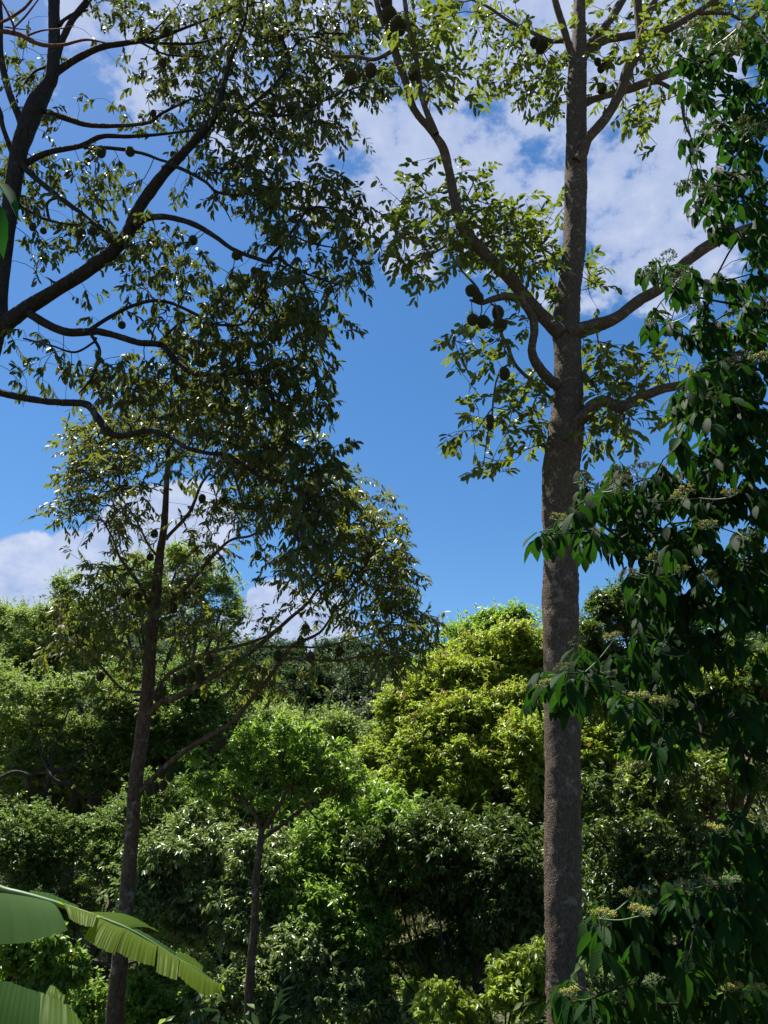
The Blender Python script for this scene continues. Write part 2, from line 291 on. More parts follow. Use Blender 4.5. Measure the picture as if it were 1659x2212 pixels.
# ------------------------------------------------------------------ near trees: limbs traced, twigs grown to the foliage
def dens(P, n=5):
    return catmull(P, n)
class Tree:
    def __init__(s, root, bark): s.root = root; s.bark = bark; s.nodes = []; s.px = []
    def limb(s, pts, Y0, Y1, name='limb', segs=9, bump=0.045, seed=0, step=None, rscale=1.0, bark=None, label=None):
        """pts: (u, v, width in reference pixels)"""
        pts = np.array(pts, float); l = np.concatenate([[0], np.cumsum(np.hypot(*np.diff(pts[:, :2], axis=0).T))]); f = l/l[-1]; Ys = Y0+(Y1-Y0)*f
        P = np.array([at(u, v, Y) for (u, v, w), Y in zip(pts, Ys)]); r = np.array([pxs(u, v, Y)*w/2 for (u, v, w), Y in zip(pts, Ys)])*rscale; r[0] *= 1.25 if name == 'limb' else 1
        a = Acc(); tube(a, P, r, segs, 0, bump, abs(seed+int(pts[0, 0])), step=step)
        C = catmull(np.column_stack([P, pts[:, :2], Ys, r]), 8)
        s.nodes.append(C[:, :3]); s.px.append(C[:, 3:7])
        o = a.build(name, bark or s.bark, s.root, origin=P[0])
        if label: o['label'] = label
        return o
def sample_blobs(g, blobs, area_per):
    pts = []
    for b in blobs:
        u, v, ru, rv = b[:4]; d = b[4] if len(b) > 4 else 1.0
        n = max(2, int(round(d*math.pi*ru*rv/area_per)))
        r = np.sqrt(g.random(n)); th = g.uniform(0, 6.283, n); r *= 1+.12*np.sin(3*th+u)+.10*np.sin(5*th+v)
        pts.append(np.column_stack([u+ru*r*np.cos(th), v+rv*r*np.sin(th)]))
    return np.vstack(pts)
def grow(acc, g, tree, uv, ysd, tip=0.004, rmax=0.03, p=0.42, twmat=1, ybias=0.0, arch=0.12):
    """connect every target to the closest wood; returns targets and shoot directions"""
    NP = np.vstack(tree.nodes); PX = np.vstack(tree.px)
    tg = []
    for u, v in uv:
        i = np.argmin((PX[:, 0]-u)**2+(PX[:, 1]-v)**2); Y = PX[i, 2]+g.normal(ybias, ysd); tg.append(at(u, v, max(Y, 2.2)))
    tg = np.array(tg); d0 = np.array([np.min(((NP-t)**2).sum(1)) for t in tg]); order = np.argsort(d0)
    cap = len(NP)+len(tg)*4+10; N = np.zeros((cap, 3)); N[:len(NP)] = NP; par = np.full(cap, -1); c = len(NP); wt = np.zeros(cap); tdir = np.zeros_like(tg)
    for ti in order:
        t = tg[ti]; dd = N[:c]-t; q = (dd**2).sum(1); q = q*(1+0.25*(dd[:, 2] > 0.1)); i = int(np.argmin(q)); a = N[i].copy(); L = math.sqrt(((t-a)**2).sum())
        k = 3 if L > 0.5 else (2 if L > .2 else 1); prev = i
        off = g.normal(0, arch*L, 3); off[2] += arch*L*0.8
        for j in range(1, k+1):
            f = j/k; pt = a*(1-f)+t*f+off*4*f*(1-f)*.5 if j < k else t
            N[c] = pt; par[c] = prev; prev = c; c += 1
        wt[prev] = 1; tdir[ti] = t-N[par[prev]]
    w = wt.copy()
    for i in range(c-1, len(NP)-1, -1): w[par[i]] += w[i]
    ids = np.arange(len(NP), c); r = np.minimum(tip*np.maximum(w, 1)**p, rmax); pr = par[ids]
    rp = np.where(pr < len(NP), r[ids]*1.1, np.minimum(r[pr], r[ids]*1.5))
    twigs(acc, N[pr], N[ids], rp, r[ids], twmat, 5)
    return tg, nrm(tdir+1e-6)

def fruit_mesh(name, rs, seed, stretch=1.25):
    import bmesh
    g = np.random.default_rng(seed); bm = bmesh.new(); bmesh.ops.create_icosphere(bm, subdivisions=3, radius=1.0)
    r = bmesh.ops.poke(bm, faces=bm.faces[:])
    for v in r['verts']: v.co *= 1.15
    lob = g.uniform(0, 6.28)
    for v in bm.verts:
        th = math.atan2(v.co.y, v.co.x); k = 1+0.05*math.cos(5*th+lob); v.co.x *= k; v.co.y *= k; v.co.z *= stretch; v.co *= rs
        v.co.z -= rs*stretch
    me = bpy.data.meshes.new(name); bm.to_mesh(me); bm.free(); me.materials.append(FRUIT); return me
FM = [fruit_mesh('fruit', 1.0, 1, 1.25), fruit_mesh('fruit', 1.0, 2, 1.12), fruit_mesh('fruit', 1.0, 3, 1.4)]
def fruits(tree, lst, g, dy=-0.1):
    NP = np.vstack(tree.nodes); PX = np.vstack(tree.px)
    for (u, v, d) in lst:
        i = np.argmin((PX[:, 0]-u)**2+(PX[:, 1]-(v-d*.9))**2*1.0); Y = PX[i, 2]+dy*g.uniform(0, 1.2); s = pxs(u, v, Y)*d/2; top = at(u, v-d*.55, Y)
        dd = NP-top; q = (dd**2).sum(1)+np.where(dd[:, 2] < 0.02, .05, 0); j = int(np.argmin(q))
        if math.sqrt(((NP[j]-top)**2).sum()) > .7:
            w = NP[j]
        anchor = NP[j]
        f = bpy.data.objects.new('fruit', FM[int(g.integers(3))]); COL.objects.link(f); f.parent = tree.root; f.location = Vector(top)-tree.root.location
        f.scale = (s,)*3; f.rotation_euler = (g.uniform(-.15, .15), g.uniform(-.15, .15), g.uniform(0, 6.28))
        a = Acc(); mid = (anchor+top)/2+np.array([0, 0, .02]); tube(a, [anchor, mid, top-np.array([0, 0, s*.15])], [.007, .006, .008], 5)
        st = a.build('stalk', STALK, None, origin=top); st.parent = f
        f.rotation_euler = (0, 0, 0); st.location = (0, 0, 0); st.scale = (1/s,)*3

# ------------------------------------------------------------------ ground
def gz(x, y):
    x = np.asarray(x, float); y = np.asarray(y, float)
    z = np.interp(y, [-300, -30, 0, 4, 14, 22, 30, 45, 80, 130, 160, 400, 900], [12, 4, 0, -.6, -4.4, -5.2, -4.6, -.6, 10, 23, 26, 8, -10])
    z = z+0.5*np.sin(x*.09+y*.05)+0.25*np.sin(x*.31-y*.21)*np.clip(y/10, 0, 1)+np.clip((-x-8)*.10, 0, 6)*np.clip((y-12)/20, 0, 1)
    return z-0.5*math.sin(0)
def build_ground():
    xs = np.concatenate([np.linspace(-900, -60, 22), np.linspace(-56, 56, 90), np.linspace(60, 900, 22)]); ys = np.concatenate([np.linspace(-300, -10, 16), np.linspace(-8, 60, 110), np.linspace(62, 200, 60), np.linspace(220, 900, 20)])
    X, Y = np.meshgrid(xs, ys); Z = gz(X, Y); g = np.random.default_rng(3); Z = Z+g.normal(0, .05, Z.shape)
    a = Acc(); n, m = X.shape; i = np.arange(n-1)[:, None]; j = np.arange(m-1)[None]
    a.add(np.stack([X, Y, Z], -1).reshape(-1, 3), np.stack([i*m+j, i*m+j+1, (i+1)*m+j+1, (i+1)*m+j], -1).reshape(-1, 4))
    mt = bpy.data.materials.new('ground_dry_grass'); mt.use_nodes = True; t = mt.node_tree; p = t.nodes['Principled BSDF']; c = t.nodes.new('ShaderNodeTexCoord')
    na = t.nodes.new('ShaderNodeTexNoise'); na.inputs['Scale'].default_value = 0.35; na.inputs['Detail'].default_value = 8; nb = t.nodes.new('ShaderNodeTexNoise'); nb.inputs['Scale'].default_value = 9; nb.inputs['Detail'].default_value = 8
    ra = t.nodes.new('ShaderNodeValToRGB'); ra.color_ramp.elements[0].color = (.03, .035, .015, 1); ra.color_ramp.elements[0].position = .35; ra.color_ramp.elements[1].color = (.12, .10, .05, 1); ra.color_ramp.elements[1].position = .62
    ad = t.nodes.new('ShaderNodeMix'); ad.data_type = 'FLOAT'; ad.inputs[0].default_value = .45
    for nn_ in (na, nb): t.links.new(c.outputs['Object'], nn_.inputs['Vector'])
    t.links.new(na.outputs[0], ad.inputs[2]); t.links.new(nb.outputs[0], ad.inputs[3]); t.links.new(ad.outputs[0], ra.inputs[0]); t.links.new(ra.outputs[0], p.inputs['Base Color']); p.inputs['Roughness'].default_value = 1
    bp = t.nodes.new('ShaderNodeBump'); bp.inputs['Distance'].default_value = .1; t.links.new(nb.outputs[0], bp.inputs['Height']); t.links.new(bp.outputs[0], p.inputs['Normal'])
    tag(a.build('ground', mt), 'sloping valley floor and hillside with dry grass and leaf litter', None, None, 'structure')
build_ground()

# ================================================================== durian tree on the right (big straight trunk)
def make_right():
    g = np.random.default_rng(11); base = at(1226, 2212, 10.0); gb = np.array([base[0]+.03, 10.0, float(gz(base[0], 10))-.2])
    root = empty('durian_tree', gb, 'tall fruit tree with one thick straight grey trunk right of centre', 'tree', 'fruit trees hung with spiky fruit')
    T = Tree(root, BARK_R)
    # trunk reaches the ground under the frame
    d = gb-CAM; tl = d[1]; ubot = 829.5+(d[0]/(d[1]*math.cos(PITCH)+d[2]*math.sin(PITCH)))/TAN*1106
    tv = [(1227, 2650, 100), (1226, 2420, 90), (1225, 2212, 85), (1222, 2100, 84), (1216, 1950, 80), (1215, 1750, 78), (1216, 1600, 76), (1212, 1450, 75), (1210, 1300, 77), (1212, 1200, 74), (1211, 1100, 77), (1213, 1000, 80), (1223, 930, 75), (1228, 850, 63), (1226, 750, 58), (1222, 700, 58), (1230, 620, 50), (1240, 540, 48), (1243, 450, 48), (1244, 350, 46), (1246, 250, 42), (1246, 180, 42), (1250, 100, 34), (1252, 40, 26), (1252, 0, 24), (1255, -120, 22), (1250, -300, 14), (1255, -450, 6)]
    T.limb(tv, 10, 10, 'trunk', 32, 0.034, 5, step=0.05)
    L = T.limb
    L([(1212, 722, 30), (1199, 710, 34), (1155, 665, 28), (1099, 600, 27), (1044, 545, 26), (1004, 500, 27), (984, 440, 22), (972, 380, 19), (957, 320, 20), (929, 280, 15), (894, 235, 16), (874, 170, 16), (854, 115, 16), (839, 75, 14), (819, 25, 12), (805, -30, 12), (770, -140, 8)], 9.9, 8.6, bump=.04)
    L([(942, 290, 12), (914, 220, 12), (904, 165, 12), (897, 110, 11), (884, 65, 10), (874, 0, 10), (860, -120, 6)], 8.85, 8.2)
    L([(852, 108, 8), (810, 128, 8), (770, 122, 7), (720, 120, 6), (700, 100, 5), (650, 80, 3)], 8.65, 8.9)
    L([(1226, 722, 32), (1244, 715, 36), (1279, 705, 32), (1329, 688, 26), (1379, 650, 24), (1429, 620, 24), (1484, 565, 24), (1539, 525, 24), (1599, 500, 22), (1700, 470, 20), (1850, 440, 10)], 9.9, 8.9)
    L([(1236, 915, 26), (1259, 901, 30), (1284, 876, 30), (1309, 866, 24), (1339, 881, 22), (1379, 861, 22), (1429, 841, 20), (1479, 830, 19), (1509, 811, 18), (1560, 780, 15), (1650, 740, 10)], 9.85, 8.8)
    L([(1206, 832, 22), (1187, 821, 24), (1159, 786, 22), (1149, 756, 18), (1154, 716, 18), (1150, 686, 18), (1129, 655, 17), (1099, 640, 17), (1059, 648, 13), (1040, 655, 9), (1015, 648, 5)], 9.9, 9.1)
    L([(1044, 652, 7), (1029, 620, 7), (1010, 598, 5), (994, 580, 5), (959, 525, 4), (930, 480, 3)], 9.15, 8.9, segs=6)
    L([(1205, 870, 9), (1187, 858, 8), (1154, 826, 8), (1129, 806, 8), (1109, 781, 8), (1094, 741, 9), (1084, 725, 8), (1074, 670, 6), (1060, 655, 5)], 9.9, 9.0, segs=7)
    L([(1107, 783, 5), (1079, 803, 4), (1067, 851, 4), (1063, 896, 4), (1054, 936, 3), (1044, 1006, 2)], 9.5, 9.3, segs=6)
    L([(1065, 880, 3), (1049, 901, 3), (1030, 930, 2), (1004, 956, 2)], 9.4, 9.4, segs=5)
    L([(1245, 350, 20), (1257, 335, 24), (1270, 300, 22), (1309, 255, 21), (1339, 200, 22), (1359, 145, 24), (1384, 95, 24), (1379, 30, 18), (1377, 0, 18), (1370, -100, 14), (1350, -260, 6)], 9.85, 8.7)
    L([(1384, 85, 12), (1394, 50, 15), (1414, 0, 14), (1450, -90, 10), (1500, -200, 5)], 9.2, 8.8)
    L([(1250, 240, 18), (1264, 222, 18), (1304, 208, 14), (1359, 192, 18), (1419, 170, 18), (1479, 145, 16), (1540, 120, 14), (1640, 60, 10)], 10.05, 10.4)
    L([(1400, 178, 10), (1429, 180, 9), (1469, 210, 9), (1479, 265, 6), (1494, 300, 4)], 10.2, 9.8, segs=6)
    L([(1250, 130, 20), (1294, 92, 18), (1354, 78, 16), (1429, 68, 16), (1484, 40, 14), (1529, 10, 12), (1600, -40, 9)], 10.05, 10.6)
    L([(1500, 28, 8), (1569, 30, 7), (1609, 50, 6), (1659, 90, 5)], 10.45, 10.4, segs=6)
    L([(1257, 120, 18), (1269, 100, 18), (1309, 55, 16), (1344, 0, 18), (1390, -90, 10)], 10.1, 10.8)
    L([(1244, 150, 18), (1229, 100, 16), (1214, 50, 15), (1199, 0, 14), (1170, -120, 8)], 9.95, 9.4)
    L([(1236, 98, 12), (1220, 90, 9), (1189, 88, 9), (1149, 70, 9), (1099, 45, 7), (1054, 15, 6), (1020, 0, 4)], 10.0, 10.3, segs=7)
    L([(1720, -20, 16), (1659, 15, 14), (1619, 45, 12), (1584, 80, 10), (1560, 100, 6)], 9.4, 9.6)
    L([(1740, 80, 16), (1659, 88, 13), (1609, 90, 10), (1570, 94, 6)], 9.3, 9.5)
    bl = [(860, 50, 50, 50), (900, 130, 90, 60, .8), (960, 60, 80, 60), (1010, 160, 80, 40, .8), (1040, 205, 50, 25, .6), (940, 170, 60, 50, .8), (1080, 50, 60, 60), (1130, 110, 60, 50), (1160, 190, 60, 50), (1170, 225, 50, 30), (1200, 150, 40, 70), (1290, 60, 60, 60, .9), (1330, 140, 70, 60, .6), (1310, 190, 40, 40, .5), (1400, 120, 60, 50, .9), (1430, 40, 90, 50, 1), (1500, 70, 80, 50), (1580, 60, 80, 60, .9), (1640, 30, 50, 50), (1560, 10, 80, 40), (1390, 245, 40, 40), (1410, 285, 28, 28), (1360, 210, 40, 40, .5), (1440, 230, 50, 40, .6), (990, 10, 90, 30),
          (935, 350, 50, 18, .6), (900, 405, 55, 30, .7), (865, 450, 35, 30, .9), (870, 510, 45, 35, .8), (930, 480, 70, 45, .8), (885, 580, 45, 30, .8), (1000, 430, 60, 50, .8), (1010, 380, 50, 20, .6), (1060, 480, 80, 50, 1.1), (1130, 500, 80, 60, 1.2), (1180, 460, 40, 30), (1100, 570, 70, 50, 1.2), (1170, 580, 50, 60, 1), (1190, 650, 30, 40, 1), (1000, 560, 50, 35, .8), (925, 600, 40, 22, .7), (860, 420, 30, 25, .8), (890, 530, 60, 45, .7), (960, 520, 60, 40, .8), (1040, 540, 60, 40, .8), (1275, 620, 30, 50, .9),
          (1000, 685, 45, 22, .7), (1000, 740, 40, 35, .9), (1050, 750, 50, 35, .8), (1110, 700, 40, 40, .5), (1020, 790, 40, 20, .6), (1015, 870, 28, 30, .8), (1120, 850, 50, 40, 1), (1150, 810, 40, 30, .9), (1160, 890, 40, 40, 1), (1080, 910, 50, 30, .9), (1000, 945, 40, 22, .9), (1060, 975, 45, 25, .6), (1065, 1015, 35, 20, .8), (1115, 960, 50, 30, .7), (1180, 950, 25, 30, .8),
          (1290, 760, 50, 30, .9), (1340, 770, 50, 35, 1), (1310, 820, 60, 40, 1.1), (1370, 820, 45, 30, .9), (1320, 880, 70, 45, 1.2), (1290, 940, 35, 40, 1), (1350, 930, 45, 28, 1), (1445, 780, 45, 30, .9), (1500, 860, 40, 35, .8), (1470, 900, 30, 30, .7), (1590, 740, 50, 50, .8), (1640, 660, 30, 60, .8)]
    a = Acc(); uv = sample_blobs(g, bl, 400); tg, td = grow(a, g, T, uv, 0.5, 0.0036, 0.03, ybias=.32)
    D = nrm(td*.7+g.normal(0, .5, td.shape)+UP*.1)
    sprays(a, g, tg, D, 8, 0.26, 0.145, 0.062, T_MED, droop=0.45, side=.65, fwd=.65, jit=.32)
    # upper crown above the picture, which throws the shade on the trunk
    up = [(1250, -250, 260, 180, .9), (1000, -160, 220, 120, .9), (1500, -140, 220, 120, .9), (1250, -480, 200, 160, .9), (1650, -250, 160, 160, 1), (800, -200, 160, 100, .8)]
    uv = sample_blobs(g, up, 2600); tg, td = grow(a, g, T, uv, 1.3, 0.0045, 0.03); sprays(a, g, tg, nrm(td+g.normal(0, .5, td.shape)), 9, .4, .19, .07, T_LO, droop=.4)
    a.build('crown', [LM['durian_right'], BARK_R], root, origin=T.nodes[0][20])
    z2 = lambda l: [(829.5+.5*x, .5*y, d*.5) for x, y, d in l]
    fr = z2([(60, 125, 72), (22, 70, 62), (30, 140, 60), (125, 330, 44), (650, 190, 40), (682, 196, 44), (674, 216, 40), (935, 298, 30), (960, 275, 40), (938, 388, 40), (1330, 625, 38), (375, 1260, 46), (405, 1290, 44), (382, 1385, 46), (427, 1395, 52), (498, 1410, 54), (490, 1350, 48), (-144, 338, 56), (-58, 305, 50), (10, 20, 50)])
    fr += [(829.5+.5*x, 686+.5*y, .5*d) for x, y, d in [(518, 240, 44), (457, 438, 32), (457, 472, 30)]] + [(1290, 135, 14)]
    fruits(T, fr, g)
make_right()

# ================================================================== durian tree on the left (leaning, forked limbs)
def make_left():
    g = np.random.default_rng(21); b = at(-120, 2212, 11.4); gb = np.array([b[0]-.3, 11.6, float(gz(b[0], 11.6))-.2])
    root = empty('durian_tree', gb, 'fruit tree at the left edge with long dark limbs reaching across the sky', 'tree', 'fruit trees hung with spiky fruit')
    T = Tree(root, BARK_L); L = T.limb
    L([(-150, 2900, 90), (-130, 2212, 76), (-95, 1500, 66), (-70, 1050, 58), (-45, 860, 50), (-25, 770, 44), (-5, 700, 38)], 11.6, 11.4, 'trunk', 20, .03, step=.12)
    L([(-15, 720, 36), (10, 700, 36), (60, 665, 32), (120, 627, 29), (210, 570, 29), (270, 512, 28), (300, 450, 25), (350, 380, 23), (415, 310, 19), (460, 255, 18), (480, 195, 13), (500, 125, 9), (530, 40, 6), (540, -60, 5)], 11.4, 10.6)
    L([(-5, 690, 32), (6, 600, 28), (22, 450, 33), (38, 340, 36), (55, 285, 38), (78, 225, 42), (98, 190, 32), (112, 165, 28), (117, 100, 25), (117, 40, 24), (117, 0, 24), (120, -120, 20), (130, -300, 10)], 11.5, 11.9, bump=.035)
    L([(40, 668, 18), (55, 672, 20), (100, 700, 18), (150, 718, 18), (210, 716, 16), (260, 728, 14), (300, 740, 14), (350, 746, 14), (380, 781, 14), (420, 806, 12), (480, 808, 8), (550, 803, 6), (630, 780, 4)], 11.35, 10.8)
    L([(180, 718, 8), (190, 715, 9), (225, 692, 9), (275, 665, 8), (325, 650, 8), (370, 655, 7), (425, 680, 7), (465, 700, 6), (525, 700, 5), (550, 670, 4), (580, 640, 3)], 11.15, 10.9, segs=7)
    L([(338, 746, 6), (345, 740, 6), (385, 700, 5), (410, 690, 3)], 11.0, 10.8, segs=6)
    L([(196, 720, 7), (200, 728, 7), (215, 756, 7), (210, 786, 7), (195, 821, 6), (170, 850, 3)], 11.1, 11.0, segs=6)
    L([(207, 730, 6), (200, 741, 5), (160, 761, 5), (110, 746, 4), (50, 731, 4)], 11.1, 10.9, segs=6)
    L([(-50, 835, 22), (0, 848, 17), (60, 861, 15), (125, 869, 15), (185, 873, 16), (210, 901, 16), (235, 934, 17), (265, 941, 14), (320, 931, 12), (360, 941, 11), (400, 966, 10), (450, 979, 9), (490, 981, 8), (525, 1006, 6), (565, 1031, 5), (610, 1045, 4), (660, 1065, 3)], 11.5, 10.4)
    L([(472, 981, 5), (480, 988, 5), (505, 1026, 5), (520, 1076, 4), (530, 1096, 3)], 10.7, 10.6, segs=6)
    L([(292, 490, 16), (310, 474, 14), (350, 468, 13), (390, 475, 12), (430, 490, 12), (470, 515, 10), (510, 542, 9), (580, 567, 9)], 11.0, 10.3)
    L([(576, 567, 8), (586, 553, 8), (615, 520, 7), (645, 480, 7), (670, 450, 5), (715, 450, 4), (760, 470, 3)], 10.3, 10.0, segs=7)
    L([(580, 566, 7), (600, 558, 7), (635, 580, 6), (685, 600, 5), (730, 615, 4)], 10.3, 10.1, segs=6)
    L([(622, 511, 4), (640, 512, 4), (670, 525, 4), (720, 535, 3)], 10.2, 10.1, segs=6)
    L([(350, 362, 7), (380, 360, 8), (440, 390, 7), (470, 415, 6), (525, 420, 5), (600, 402, 3)], 10.9, 10.6, segs=7)
    L([(460, 408, 4), (468, 428, 3), (485, 450, 3), (500, 478, 2.5)], 10.7, 10.6, segs=5)
    L([(50, 355, 14), (62, 349, 14), (110, 328, 12), (175, 315, 11), (220, 295, 10), (280, 295, 8), (350, 290, 6), (430, 280, 4)], 11.7, 11.3)
    L([(182, 318, 8), (200, 318, 8), (260, 322, 8), (310, 332, 7), (345, 345, 6), (372, 352, 5)], 11.5, 11.0, segs=7)
    L([(80, 238, 14), (95, 240, 13), (150, 258, 13), (190, 270, 11), (250, 272, 9), (320, 265, 7), (350, 245, 6), (400, 220, 5), (450, 200, 3)], 11.75, 11.2)
    L([(116, 160, 16), (130, 150, 16), (170, 125, 14), (220, 102, 13), (280, 92, 11), (340, 82, 9), (400, 60, 6), (440, 45, 5), (500, 20, 3)], 11.8, 11.2)
    L([(310, 88, 6), (325, 92, 6), (390, 95, 6), (430, 92, 5), (480, 80, 3)], 11.4, 11.2, segs=6)
    L([(300, 90, 5), (312, 96, 5), (350, 115, 4), (400, 122, 4), (450, 120, 3)], 11.4, 11.3, segs=6)
    L([(280, 92, 4), (320, 75, 4), (365, 35, 3), (385, 12, 2)], 11.4, 11.3, segs=5)
    L([(112, 150, 16), (122, 125, 16), (135, 85, 14), (155, 45, 13), (190, 0, 14), (230, -70, 9)], 11.85, 11.5)
    L([(128, 55, 8), (140, 42, 7), (165, 28, 7), (190, 22, 4)], 11.7, 11.6, segs=6)
    L([(52, 285, 16), (42, 255, 16), (20, 200, 15), (5, 140, 14), (0, 100, 13), (0, 30, 12), (-10, -80, 8)], 11.7, 11.3)
    L([(34, 350, 10), (22, 320, 11), (5, 270, 10), (0, 240, 9), (-25, 190, 8)], 11.7, 11.2)
    L([(104, 143, 6), (96, 146, 6), (75, 155, 5), (50, 185, 4), (35, 210, 3)], 11.85, 11.6, segs=6)
    L([(44, 352, 14), (60, 370, 13), (95, 400, 12), (140, 435, 11), (190, 470, 8), (220, 495, 7), (250, 512, 5)], 11.6, 11.0)
    L([(20, 425, 8), (35, 438, 7), (90, 470, 7), (150, 485, 6), (200, 480, 4)], 11.7, 11.3, segs=7)
    L([(138, 432, 7), (120, 428, 6), (102, 440, 6), (105, 468, 6), (112, 478, 4)], 11.35, 11.3, segs=6)
    L([(470, 238, 11), (480, 235, 11), (525, 238, 10), (565, 210, 8), (600, 175, 7), (625, 130, 6), (612, 85, 4), (620, 40, 3)], 10.75, 10.3)
    L([(520, 238, 7), (535, 241, 6), (590, 250, 6), (655, 245, 4), (680, 235, 3)], 10.6, 10.3, segs=6)
    L([(582, 200, 6), (595, 207, 6), (630, 230, 5), (670, 232, 4), (700, 218, 3), (740, 200, 2)], 10.5, 10.2, segs=6)
    bl = [(80, 130, 60, 45, .8), (240, 45, 65, 50, .8), (60, 200, 55, 45, .7), (60, 270, 40, 40, .5), (125, 280, 30, 45, .8), (40, 60, 30, 30, .2), (100, 370, 90, 35, .9), (220, 390, 90, 60, 1), (60, 400, 60, 50, .7), (60, 470, 60, 45, .9), (180, 470, 90, 50, 1), (105, 570, 32, 40, 1), (90, 530, 50, 20, .8), (210, 535, 80, 35, .9), (20, 340, 25, 40, .8), (150, 345, 50, 20, .6),
          (335, 25, 90, 28, .9), (410, 80, 130, 60, .9), (520, 60, 170, 70, 1.4), (650, 50, 150, 70, 1.5), (760, 70, 60, 80, 1.4), (560, 180, 150, 90, 1.3), (430, 180, 110, 80, .9), (330, 170, 80, 60, .4), (290, 120, 40, 40, .3), (700, 190, 120, 90, 1.4), (800, 180, 50, 55, 1.2), (620, 270, 70, 60, 1.2), (730, 285, 80, 38, .8), (680, 305, 40, 20, .5), (215, 230, 45, 30, .3), (400, 290, 110, 50, .8), (560, 320, 80, 70, 1.2), (500, 250, 120, 60, 1.2), (600, 310, 50, 50, 1), (460, 350, 60, 45, .9), (420, 400, 35, 30, .5), (310, 260, 60, 30, .5),
          (560, 420, 90, 50, 1.1), (640, 440, 110, 60, 1.2), (720, 425, 85, 50, 1.1), (770, 470, 50, 55, 1), (700, 530, 110, 50, .9), (765, 570, 50, 45, 1), (620, 520, 60, 50, .8), (560, 380, 80, 40, 1), (640, 380, 70, 30, .7), (340, 500, 60, 45, 1), (370, 560, 85, 55, 1.1), (290, 540, 50, 45, .9), (330, 610, 60, 45, .9), (430, 620, 50, 40, .3),
          (620, 620, 130, 50, 1.2), (690, 670, 65, 60, 1.2), (750, 610, 40, 35, 1), (500, 630, 70, 45, .9), (420, 680, 90, 50, 1), (250, 640, 60, 22, .35), (200, 650, 50, 30, .2), (300, 690, 100, 30, .3), (560, 690, 130, 60, 1.3), (640, 740, 90, 65, 1.3), (690, 790, 42, 60, 1.2), (480, 740, 120, 50, 1.1),
          (50, 735, 60, 22, .8), (120, 790, 65, 40, .7), (90, 830, 50, 22, .6), (220, 830, 80, 45, 1), (300, 820, 90, 60, 1), (400, 850, 110, 50, .9), (500, 800, 150, 60, 1.2), (620, 830, 100, 60, 1.3), (690, 860, 40, 40, 1.2), (500, 900, 150, 50, 1.2), (640, 900, 75, 50, 1.2), (560, 970, 120, 50, 1.2), (640, 1000, 80, 50, 1.3), (690, 1060, 70, 60, 1.4), (640, 1120, 70, 50, 1.2), (700, 1150, 60, 60, 1.5), (655, 1205, 40, 40, 1.3), (735, 970, 32, 22, .8), (720, 1000, 30, 40, .9), (400, 1010, 60, 30, .4), (320, 900, 60, 30, .7)]
    a = Acc(); uv = sample_blobs(g, bl, 450); uv[:, 0] -= 8; uv[:, 1] -= 8; tg, td = grow(a, g, T, uv, 0.5, 0.0034, 0.03, ybias=.40)
    D = nrm(td*.6+g.normal(0, .5, td.shape)-UP*.05)
    sprays(a, g, tg, D, 9, 0.26, 0.165, 0.058, T_MED, droop=0.75, side=.50, fwd=.45, jit=.32)
    up = [(200, -150, 230, 60, .8), (500, -60, 260, 40, 1)]
    uv = sample_blobs(g, up, 1500); tg, td = grow(a, g, T, uv, .6, 0.0045, 0.03); sprays(a, g, tg, nrm(td+g.normal(0, .5, td.shape)), 9, .3, .165, .058, T_LO, droop=.5)
    a.build('crown', [LM['durian_left'], BARK_L], root, origin=T.nodes[0][20])
    fr = [(x*.5, y*.5, d*.5) for x, y, d in [(380, 700, 26), (405, 655, 36), (440, 657, 40), (565, 658, 36), (722, 140, 34), (705, 275, 32), (665, 490, 24), (836, 1040, 36), (1021, 1105, 34), (1098, 1170, 26), (529, 1407, 30), (928, 705, 24), (355, 1010, 36), (403, 1000, 36), (475, 1035, 34), (145, 980, 28), (190, 1000, 26), (1255, 465, 32), (1213, 165, 28)]]
    fr += [(x*.5, 686+y*.5, d*.5) for x, y, d in [(892, 290, 28), (877, 195, 30), (935, 265, 30), (1080, 275, 28), (1160, 275, 26)]]
    fruits(T, fr, g)
    # slim bare reddish shoots near the top left corner
    return T
TL = make_left()
def bare():
    g = np.random.default_rng(5); r0 = at(-60, 150, 7.5)
    root = empty('bare_branch', at(-220, 2300, 7.5), 'bare reddish twigs without leaves entering at the top left corner', 'branch')
    T = Tree(root, BARK_RED); L = T.limb
    L([(-220, 2300, 30), (-200, 1400, 24), (-150, 600, 18), (-90, 200, 14), (-30, 60, 10)], 7.5, 7.5, 'stem', 7, step=.3)
    L([(-35, 75, 10), (0, 68, 9), (40, 74, 11), (85, 95, 9), (130, 98, 7), (185, 86, 5), (230, 93, 3)], 7.5, 7.2, 'twig', 6)
    L([(-5, 52, 6), (20, 40, 6), (50, 20, 6), (68, 0, 5), (80, -20, 4)], 7.5, 7.3, 'twig', 6)
    L([(28, 72, 5), (30, 58, 5), (18, 30, 5), (2, 0, 4), (-5, -20, 3)], 7.4, 7.3, 'twig', 6)
    L([(30, 60, 4), (55, 35, 4), (82, 0, 3), (90, -10, 2)], 7.4, 7.3, 'twig', 5)
    L([(56, 78, 5), (90, 66, 4), (130, 62, 3), (160, 55, 2)], 7.4, 7.2, 'twig', 5)
    L([(10, 58, 4), (35, 62, 3), (57, 64, 2)], 7.4, 7.3, 'twig', 5)
bare()

